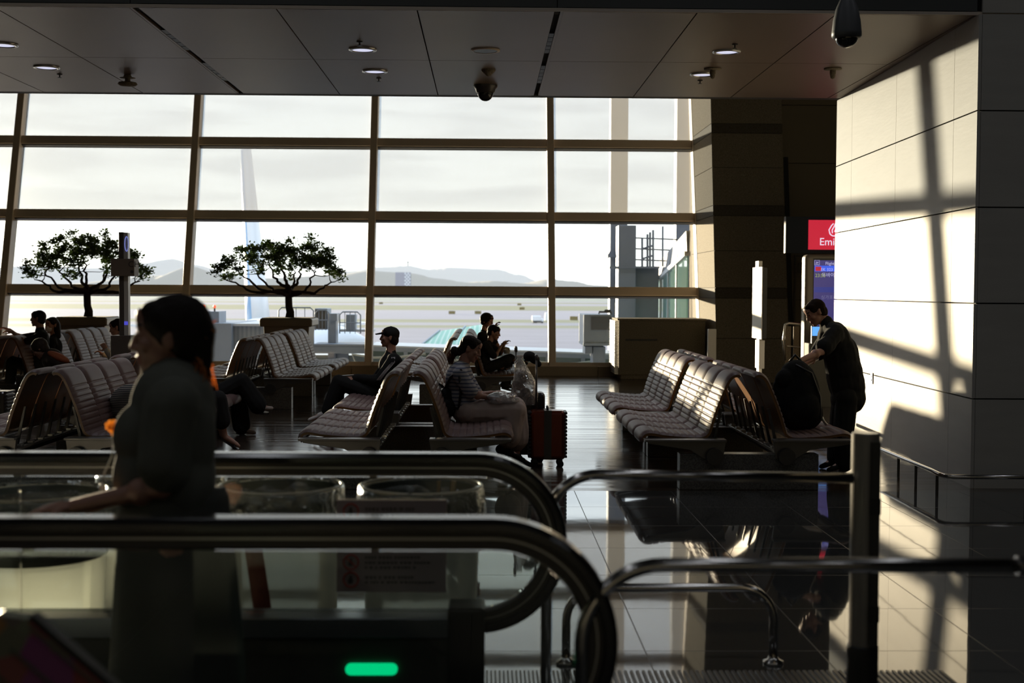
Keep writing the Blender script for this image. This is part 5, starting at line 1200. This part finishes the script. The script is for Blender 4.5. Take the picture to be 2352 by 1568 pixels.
# ================================================================== OUTSIDE
GZ = -6.0
def ground():
    m = bpy.data.materials.new('airfield'); m.use_nodes = True; t = m.node_tree; b = t.nodes['Principled BSDF']; b.inputs['Roughness'].default_value = .7
    c = N(t, 'ShaderNodeTexCoord'); s = N(t, 'ShaderNodeSeparateXYZ'); t.links.new(c.outputs['Object'], s.inputs[0])
    n = N(t, 'ShaderNodeTexNoise'); n.inputs['Scale'].default_value = .012; n.inputs['Detail'].default_value = 5; mp = N(t, 'ShaderNodeMapping'); mp.inputs['Scale'].default_value = (.3, 1, 1); t.links.new(c.outputs['Object'], mp.inputs[0]); t.links.new(mp.outputs[0], n.inputs['Vector'])
    y = math_node(t, 'ADD', math_node(t, 'ADD', s.outputs['Y'], math_node(t, 'MULTIPLY', s.outputs['X'], -.05)), math_node(t, 'MULTIPLY', math_node(t, 'SUBTRACT', n.outputs['Fac'], .5), 10))
    A = (.275, .24, .257); A2 = (.30, .265, .285); Gs = (.20, .185, .08)
    v = math_node(t, 'MULTIPLY', y, 1/2400)
    st = [(0, A)]
    for y0, y1, col in ((264, 288, Gs), (310, 342, Gs), (500, 655, Gs), (760, 830, Gs), (900, 1500, (.28, .28, .22))):
        st += [((y0-2)/2400, A2 if y0 > 300 else A), ((y0+2)/2400, col), ((y1-2)/2400, col), ((y1+2)/2400, A2)]
    rp = ramp(t, v, st)
    n2 = N(t, 'ShaderNodeTexNoise'); n2.inputs['Scale'].default_value = .25; n2.inputs['Detail'].default_value = 6; t.links.new(mp.outputs[0], n2.inputs['Vector'])
    mx = N(t, 'ShaderNodeMix', data_type='RGBA', blend_type='MULTIPLY'); mx.inputs[0].default_value = 1; t.links.new(rp, mx.inputs[6]); t.links.new(ramp(t, n2.outputs['Fac'], [(.3, (.88, .88, .88)), (.7, (1.08, 1.08, 1.08))]), mx.inputs[7])
    t.links.new(mx.outputs[2], b.inputs['Base Color']); return m
g = G(); g.add([(-6000, 27, GZ), (6000, 27, GZ), (6000, 9000, GZ), (-6000, 9000, GZ)], [(0, 1, 2, 3)]); struct(g.build('ground', ground()))
def ridge(name, Y, pts, m, depth=900):
    """hills: crest given as (px, py) seen at distance Y, with real slopes in front and behind"""
    g = G(); vs = []; cr = []
    for i in range(len(pts)-1):
        (x0, y0), (x1, y1) = pts[i], pts[i+1]
        for k in range(12):
            q = k/12; x = x0+(x1-x0)*q; y = y0+(y1-y0)*(q*q*(3-2*q)); cr.append(at(x, y+1.2*noise.noise(V(x*.09, Y, 0)), Y))
    cr.append(at(*pts[-1], Y)); rows = []
    for j in range(13):
        u_ = -1+2*j/12; f = max(0, 1-abs(u_)**1.5); rows.append([V(p.x, p.y+u_*depth, GZ+(p.z-GZ)*f*(1+.05*noise.noise(V(p.x*.004, u_*5, 0)) if u_ else 1)) for p in cr])
    n = len(cr); g.add([v for r_ in rows for v in r_], [(i*n+j, i*n+j+1, (i+1)*n+j+1, (i+1)*n+j) for i in range(12) for j in range(n-1)])
    return struct(g.build(name, m, smooth=True))
ridge('hill_far', 7600, [(-400, 640), (-100, 628), (60, 610), (200, 615), (330, 603), (395, 594), (450, 608), (520, 626), (600, 640), (720, 634), (800, 622), (870, 613), (935, 610), (985, 618), (1030, 614), (1140, 618), (1190, 630), (1250, 650), (1300, 662)], mat('far hill', (.62, .54, .46), 1))  # pale base colour carries the haze of distance
ridge('hill_near', 5200, [(-400, 655), (150, 652), (380, 632), (440, 612), (500, 628), (560, 640), (640, 638), (760, 632), (850, 622), (940, 627), (1010, 640), (1070, 648), (1130, 645), (1200, 650), (1260, 640), (1310, 645), (1370, 655), (1460, 662), (1900, 664), (2500, 664)], mat('near hill', (.42, .36, .29), 1), 600)  # haze is mixed into this hill colour as well
# hilltop mast and hotel slab
c = at(937, 611, 7600); tag(G().tube([(c.x, 7600, c.z-20), (c.x, 7600, c.z+22)], 3.5, 6).ell((c.x, 7600, c.z+24), (7, 7, 4), None, 5).box(c.x-20, c.x+20, 7590, 7610, c.z-25, c.z+2).build('radio_mast', mat('mast grey', (.35, .34, .33), 1), loc=(c.x, 7600, c.z)), 'radio mast on top of the distant hill', 'mast')
a, b = at(908, 625, 3000), at(943, 658, 3000); t = thing('control_building', 'pale distant building with a chequered white end, in front of the hills', 'building', (a.x, 3000, GZ))
G().box(a.x, b.x-14, 3000, 3020, GZ, a.z).build('wall', mat('hazy wall', (.42, .40, .42), 1), t); g = G()
for i in range(4):
    for j in range(8):
        if (i+j) % 2: g.box(b.x-14+i*3.5, b.x-10.5+i*3.5, 2999, 3019, a.z-33+j*4, a.z-29+j*4)
g.build('chequered_end', mat('white panels', (.8, .8, .8), .8), t); G().box(b.x-14, b.x, 3000, 3018, GZ, a.z).build('end_wall', mat('hazy wall 2', (.45, .43, .44), 1), t)
# airfield bits
def onG(px, py): d = at(px, py, 1)-V(0, 0, EYE); k = (GZ-EYE)/d.z; return V(0, 0, EYE)+d*k
wm = mat('white paint', (.8, .8, .8), .5)
p = onG(1234, 742); s = p.y/3000; t = thing('service_truck', 'small white service truck on the distant taxiway', 'truck', p)
for nm, bx, m_ in (('tank', (-12, 9, 5, 17), wm), ('cab', (9, 15, 3, 11), wm), ('chassis', (-11, 15, 1.5, 4.5), 'darksteel')):
    G().box(p.x+bx[0]*s, p.x+bx[1]*s, p.y, p.y+2.2, GZ+bx[2]*s, GZ+bx[3]*s).build(nm, m_, t, bevel=.2)
for q in (-8, -3, 11): G().tube([(p.x+q*s, p.y-.1, GZ+2*s), (p.x+q*s, p.y+.3, GZ+2*s)], 2*s, 10).build('wheel', 'black', t)
p = onG(1257, 739); tag(G().box(p.x-.6, p.x+.6, p.y, p.y+2, GZ+.3, GZ+1.6).box(p.x-.5, p.x+.5, p.y+.1, p.y+1.9, GZ+1.6, GZ+2.2).build('van', wm, loc=p, bevel=.1), 'tiny white van just right of the service truck', 'van')
f5 = None
for px, py, lb in ((1038, 721, 'taxiway sign board left of the boys'), (1098, 721, 'taxiway sign board just left of the taller boy'), (1318, 735, 'taxiway marker right of the service vehicles'), (875, 698, 'far marker board above the man in the cap'), (1199, 711, 'far marker board on the broad grass strip'), (1193, 701, 'far small marker beyond the broad grass strip')):
    p = onG(px, py)
    if not f5: f5 = G().box(p.x-.5*p.y/400*2, p.x+.5*p.y/400*2, p.y, p.y+.3, GZ, GZ+1.0).build('taxiway_sign', mat('ochre board', (.22, .17, .07), .7), loc=p); tag(f5, lb, 'sign', 'taxiway sign boards')
    else: o = f5.copy(); COL.objects.link(o); o.location = p; o['label'] = lb

# airliner tail
t = thing('airliner', 'parked airliner whose pale blue and white tail fin rises behind the right potted tree', 'airplane', (-12.5, 62, GZ))
hd = V(.34, -.94, 0).normalized(); lat = V(hd.y, -hd.x, 0)
def AP(f_, z, l=0): return T0+hd*f_+lat*l+V(0, 0, z)
T0 = V(*at(575, 700, 62)); T0.z = 0
wt = mat('airliner white', (.80, .80, .80), .35); bl = mat('airliner pale blue', (.22, .42, .66), .35)
top, bot = at(575, 338, 62).z, at(575, 735, 62).z
g = G(); secs = []
for q in (0, .15, .6, 1.0):
    z = bot+(top-bot)*q; ch = 4.6*(1-q)+1.9*q; le = 3.4*(1-q)-.6*q; th = .42*(1-q)+.20*q
    secs.append([AP(le, z), AP(le-ch*.12, z, th), AP(le-ch*.5, z, th*.9), AP(le-ch, z, .02), AP(le-ch, z, -.02), AP(le-ch*.5, z, -th*.9), AP(le-ch*.12, z, -th)])
m7 = 7
g.add([v for s_ in secs for v in s_], [(i*m7+j, i*m7+(j+1) % m7, (i+1)*m7+(j+1) % m7, (i+1)*m7+j) for i in range(3) for j in range(m7)]+[tuple(range(m7))[::-1], tuple(3*m7+j for j in range(m7))])
fo = g.build('tail_fin', [wt, bl], t, smooth=True)
for p in fo.data.polygons:
    if p.index % 7 in (1, 2, 4, 5) and p.index < 21: p.material_index = 1 if p.index % 7 in (1, 5) else 0
g = G(); fz = bot-1.55
g.tube([AP(-5.2, fz+.9), AP(-4, fz+.7), AP(-1, fz+.35), AP(3, fz), AP(9, fz-.2), AP(16, fz-.2), AP(20, fz-.3)], [.25, .55, 1.15, 1.75, 1.98, 1.98, 1.7], 24); g.build('fuselage', wt, t, smooth=True)
for q in (1, -1):
    g = G(); g.add([AP(1.5, fz+.9, q*.7), AP(-2.2, fz+.9, q*.7), AP(-3.0, fz+1.3, q*6.2), AP(-1.8, fz+1.3, q*6.2), AP(1.5, fz+1.15, q*.7), AP(-2.2, fz+1.0, q*.7), AP(-3, fz+1.38, q*6.2), AP(-1.8, fz+1.38, q*6.2)], [(0, 1, 2, 3), (7, 6, 5, 4), (0, 4, 5, 1), (1, 5, 6, 2), (2, 6, 7, 3), (3, 7, 4, 0)]); g.build('tailplane', wt, t)

# link bridge roof and plant just outside the glass
gm_ = mat('grey blue steel', (.26, .29, .34), .5, noise_amt=.08, noise_scale=1.2); gd = mat('dark bridge glass', (.05, .085, .07), .15, spec=.9); gl_ = mat('bright deck', (.55, .57, .60), .35)
Yo = 33
def deck(x0p, z0p, x1p, z1p, Y0, Y1): return at(x0p, z0p, Y0), at(x1p, z1p, Y1)
t = thing('link_bridge', 'low glazed link bridge running outside along the foot of the window', 'bridge', (-4, Yo, GZ))
a = at(850, 792, Yo); b = at(1420, 812, Yo+.1)
def wedge(g, p, q, h0, h1, dy):
    """long box under the line p-q, h0..h1 below it, dy deep"""
    g.add([(v.x, v.y+k*dy, v.z-h) for v in (p, q) for k in (0, 1) for h in (h0, h1)], [(0, 1, 3, 2), (4, 6, 7, 5), (0, 4, 5, 1), (2, 3, 7, 6), (0, 2, 6, 4), (1, 5, 7, 3)])
g = G(); wedge(g, a, b, 0, .04, 2.0); g.build('roof_deck', gl_, t); g = G(); wedge(g, a, b, .04, .15, 1.9); g.build('fascia_beam', gm_, t); g = G(); wedge(g, a, b, .15, 2.4, 1.8); g.build('glazing', gd, t)
for k in range(8): p = a.lerp(b, k/7); g = G(); g.box(p.x-.05, p.x+.05, p.y-.04, p.y+.1, p.z-2.4, p.z-.14); g.build('mullion', gm_, t)
arcm = mat('cream brace', (.45, .44, .36), .5)
for k in (0.08, .42, .80):
    p = a.lerp(b, k); g = G(); g.tube([(p.x-.9, p.y-.06, p.z-1.3), (p.x-.78, p.y-.06, p.z-.62), (p.x-.95, p.y-.06, p.z-.22), (p.x-.4, p.y-.06, p.z-.30), (p.x+.2, p.y-.06, p.z-.29), (p.x+.9, p.y-.06, p.z-.20)], .035, 6); g.build('curved_brace', arcm, t, smooth=True)
G().box(a.x, b.x, Yo-1, Yo+2.5, GZ, GZ+1).build('footing', gm_, t)
# green barrel roof of the stair beyond
a, b = at(970, 792, 40), at(1095, 790, 40); a2, b2 = at(1010, 760, 46), at(1125, 742, 48)
grn_ = stripes('green roof bars', (.06, .36, .24), (.30, .50, .40), .17, 'X', .6, .4)
t = thing('green_roof', 'green striped glass canopy roof beyond the man in the cap', 'canopy', (a.x, 40, GZ))
g = G(); g.add([a, b, b2, a2, a-V(0, 0, .12), b-V(0, 0, .12), b2-V(0, 0, .12), a2-V(0, 0, .12)], [(0, 1, 2, 3), (7, 6, 5, 4), (0, 4, 5, 1), (1, 5, 6, 2), (2, 6, 7, 3), (3, 7, 4, 0)]); g.build('roof_glass', grn_, t)
for k in range(3): p = a2.lerp(b2, k/2); q = a.lerp(b, k/2); G().box(p.x-.1, p.x+.1, p.y-.1, p.y+.1, GZ, p.z-.1).build('column', gm_, t); G().bar(q+V(0, 0, .03), p+V(0, 0, .03), .05, .05).build('rafter', gm_, t)
# equipment roof at the left
t = thing('plant_building', 'grey blue plant roof with louvred boxes, left of the right potted tree', 'building', (-8, 36, GZ))
Yb_ = 36
def bx(px0, py0, px1, py1, Y, d, nm, m_, par, bev=0): p, q = at(px0, py0, Y), at(px1, py1, Y); return G().box(p.x, q.x, Y, Y+d, q.z, p.z).build(nm, m_, par, bevel=bev)
bx(420, 742, 532, 900, Yb_, 4, 'left_block', gm_, t); bx(530, 748, 612, 900, Yb_+.4, 3, 'corrugated_block', stripes('corrugated', (.30, .33, .38), (.22, .25, .30), .12, 'X', .5, .5), t); bx(524, 743, 640, 749, Yb_+.2, 3.4, 'parapet', gl_, t); bx(472, 715, 503, 742, Yb_+.5, 1, 'light_box', gm_, t)
bx(420, 890, 640, 1300, Yb_+.8, 3, 'lower_wall', gm_, t)
rl = blu('red beacon', (.9, .12, .05), 1.3)
for px in (468, 493): p = at(px, 704, Yb_+.6); G().ell(p, (.045, .045, .05), None, 6).build('beacon', rl, t); G().box(p.x-.02, p.x+.02, p.y-.02, p.y+.02, p.z-.3, p.z-.04).build('beacon_stem', 'darksteel', t)
t = thing('roof_plant', 'blue grey rooftop machinery with hooped guard rails, right of the potted tree', 'machinery', (-4, 35, GZ))
Yc_ = 34.5
bx(718, 790, 858, 796, Yc_, 1.3, 'deck', gm_, t); bx(780, 756, 858, 762, Yc_+1.2, .6, 'bright_ledge', gl_, t); bx(700, 796, 860, 812, Yc_, 1.2, 'deck_beam', gm_, t); bx(722, 708, 752, 757, Yc_+1, .9, 'fan_unit', gm_, t, .02); bx(725, 712, 750, 754, Yc_+.98, .03, 'fan_grille', 'darksteel', t); bx(753, 722, 772, 842, Yc_+.6, .5, 'duct', gm_, t, .02); bx(752, 720, 774, 737, Yc_+.5, .7, 'duct_cap', gm_, t); bx(794, 722, 815, 760, Yc_+1, .6, 'stack', gm_, t, .02); bx(690, 815, 862, 1300, Yc_+.8, 2.6, 'lower_glazing', gd, t); bx(765, 812, 800, 900, Yc_+.7, .15, 'column', gm_, t)
for px0, px1, py0, py1 in ((640, 720, 706, 790), (724, 756, 712, 758), (780, 828, 716, 766)):
    p, q = at(px0, py0, Yc_-.1), at(px1, py1, Yc_-.1); g = G(); g.tube([(p.x, p.y, q.z), (p.x, p.y, p.z-.08), (p.x+.08, p.y, p.z), (q.x-.08, p.y, p.z), (q.x, p.y, p.z-.08), (q.x, p.y, q.z)], .018, 6); g.tube([(p.x, p.y, (p.z+q.z)/2), (q.x, p.y, (p.z+q.z)/2)], .014, 6)
    for k in range(1, 4): X = p.x+(q.x-p.x)*k/4; g.tube([(X, p.y, q.z), (X, p.y, p.z)], .010, 5)
    g.build('guard_hoop', gm_, t, smooth=True)
# jet bridge at the right
Yj = 36
t = thing('jet_bridge', 'grey blue boarding bridge with columns and glazed sloping corridor, right of the last window bay', 'jet bridge', (4.5, Yj, GZ))
p, q = at(1404, 240, Yj), at(1438, 900, Yj)
G().box(p.x, q.x, Yj, Yj+.5, GZ, 9.5).build('tall_column', gm_, t, bevel=.01); p2 = at(1421, 517, Yj-1); q2 = at(1458, 900, Yj-1); G().box(p2.x, q2.x, Yj-1, Yj-.3, GZ, p2.z).build('box_column', gm_, t, bevel=.01)
p, q = at(1556, 200, Yj+1), at(1592, 900, Yj+1); G().box(p.x, q.x, Yj+1, Yj+1.5, GZ, 9.5).build('rear_column', gm_, t)
p = at(1418, 586, Yj); g = G(); g.box(p.x-.28, p.x+.15, Yj-.1, Yj+.5, p.z-.06, p.z+.02)
for k in range(4): g.prism([(p.x-.26+k*.10, p.z+.02), (p.x-.20+k*.10, p.z+.02), (p.x-.20+k*.10, p.z+.14)], Yj-.08, Yj-.05)
g.build('column_collar', gm_, t)
bx(1455, 614, 1512, 740, Yj-.6, .6, 'cross_girder', gm_, t); bx(1400, 611, 1515, 616, Yj-1.05, .9, 'walk_plate', gm_, t)
for py in (546, 571, 596): p, q = at(1458, py, Yj-.9), at(1556, py+4, Yj-.9); G().tube([p, q], .018, 6).build('handrail_bar', 'darksteel', t)
for px in (1475, 1487, 1493, 1500, 1522): p, q = at(px, 546 if px < 1502 else 553, Yj-1), at(px, 612, Yj-1); G().tube([p+V(0, 0, .1*((px-1475)/12)), q], .03 if px < 1502 else .025, 6).build('cage_bar', gm_, t)
for py in (567, 590): G().tube([at(1476, py+4, Yj-1.02), at(1502, py-4, Yj-1.02)], .025, 6).build('cage_hoop', gm_, t)
# sloping corridor: comes towards the hall, its roof rising with nearness
def C(px, py, Y): return at(px, py, Y)
far0, far1 = C(1492, 660, 40), C(1470, 745, 40); nr0, nr1 = C(1582, 528, 28.6), C(1582, 580, 28.6)
g = G(); tp = [C(1505, 612, 40), C(1576, 530, 28.6)]; lo = [C(1490, 663, 40), C(1578, 582, 28.6)]
D = V(1.8, 0, 0)
for k in range(5):
    u0_, u1_ = k/5, (k+1)/5; A_, B_ = tp[0].lerp(tp[1], u0_), tp[0].lerp(tp[1], u1_); Cc, Dd = lo[0].lerp(lo[1], u0_), lo[0].lerp(lo[1], u1_); mid = Cc.lerp(Dd, .12)
    g.add([A_, B_, Dd, mid, A_+D, B_+D, Dd+D, mid+D], [(0, 3, 2, 1), (4, 5, 6, 7), (0, 1, 5, 4), (1, 2, 6, 5), (2, 3, 7, 6), (3, 0, 4, 7)])
g.build('zigzag_roof', mat('roof steel', (.34, .34, .35), .6), t)
tl = sheet('teal glass', (.55, .82, .76), .12, .03, diff=.45, dcol=(.42, .66, .60))
for k in range(5):
    A_, B_ = lo[0].lerp(lo[1], k/5), lo[0].lerp(lo[1], (k+1)/5); g = G(); g.add([(v.x+dx, v.y, z) for v in (A_, B_) for dx in (0, .03) for z in (v.z, -2.6)], [(0, 1, 3, 2), (4, 6, 7, 5), (0, 4, 5, 1), (2, 3, 7, 6), (0, 2, 6, 4), (1, 5, 7, 3)]); g.build('side_glass', tl, t); G().box(A_.x-.03, A_.x+.03, A_.y-.04, A_.y+.04, -2.6, A_.z).build('glazing_post', wm, t)
G().bar(lo[0], lo[1], .12, .10).build('edge_trim', wm, t)
g = G(); g.add([(v.x+dx, v.y, z) for v in (lo[0], lo[1]) for dx in (0, 1.8) for z in (-2.7, -2.5)], [(0, 1, 3, 2), (4, 6, 7, 5), (0, 4, 5, 1), (2, 3, 7, 6), (0, 2, 6, 4), (1, 5, 7, 3)]); g.build('corridor_floor', gm_, t)
# outer stone return beyond the last bay
g = G(); g.add([(x, y+z*.05, z) for z in (-6, 8.6) for y in (26.6, 28.4) for x in (4.45, 5.5)], [(0, 2, 3, 1), (4, 5, 7, 6), (0, 1, 5, 4), (2, 6, 7, 3), (0, 4, 6, 2), (1, 3, 7, 5)]); struct(g.build('wall_outer', mat('outer limestone', (.24, .19, .13), .9)))
# white cab
t = thing('bridge_cab', 'pale blue grey machinery cab with a dark louvre panel outside the last bay', 'machinery', (at(1375, 750, 31).x, 31, GZ))
bx(1341, 722, 1405, 790, 31, 1.6, 'cab', gm_, t, .02); bx(1358, 727, 1404, 757, 30.97, .03, 'louvre_panel', stripes('louvre', (.09, .09, .10), (.14, .14, .15), .03, 'Z', .5), t); bx(1340, 788, 1405, 794, 30.95, 1.6, 'cab_floor', gm_, t); bx(1344, 796, 1360, 812, 31.1, .8, 'bracket_box', gm_, t); bx(1362, 796, 1390, 900, 31.2, .8, 'pedestal', gm_, t, .01); bx(1362, 900, 1390, 1500, 31.2, .8, 'pedestal_foot', gm_, t)
p, q = at(1376, 716, 31.3), at(1404, 722, 31.3); G().tube([p+V(0, 0, -.05), p, V(q.x, p.y, p.z), V(q.x, p.y, q.z)], .025, 6).tube([p+V(.12, 0, 0), p+V(.15, 0, .04), p+V(.28, 0, .04)], .02, 6).build('roof_rail', 'darksteel', t)


# ================================================================== SOFFIT BULBS AND ADDED FILL LAMPS
def lamp(name, loc, energy, size, col, spread=R(160), parent=None):
    l = bpy.data.lights.new(name, 'AREA'); l.shape = 'DISK'; l.size = size; l.energy = energy; l.color = col; l.spread = spread
    o = bpy.data.objects.new(name, l); COL.objects.link(o); o.location = loc; return o
for o in [o for o in COL.objects if o.name.startswith('ceiling_light')]: lamp('downlight_bulb', o.location-Vector((0, 0, .02)), 5, .2, (.85, .88, 1), R(110))
f6 = None; n6 = 0  # unseen lamps added to give the hall its dim fill light
for x in (-6.5, -2.2, 2.2, 6.5):
    for y in (-5.5, -1, 3.5, 8):
        if not f6:
            f6 = thing('hall_lamp', 'round lamp in the high ceiling above and behind the viewer', 'light', (x, y, 7.185), 'round lamps in the high near ceiling')
            k = G().lathe([(.36, .005), (.36, -.03), (.30, -.035), (.30, 0)], n=32, cap=False).build('rim', 'alu', None); k.parent = f6
            k = G().lathe([(.001, -.02), (.30, -.02)], n=32, cap=False).build('diffuser', lampm, None); k.parent = f6
        else: copy_tree(f6, (x, y, 7.185))
        lamp('hall_lamp_bulb', (x, y, 7.13), 5.2, .6, (.92, .96, 1.0))
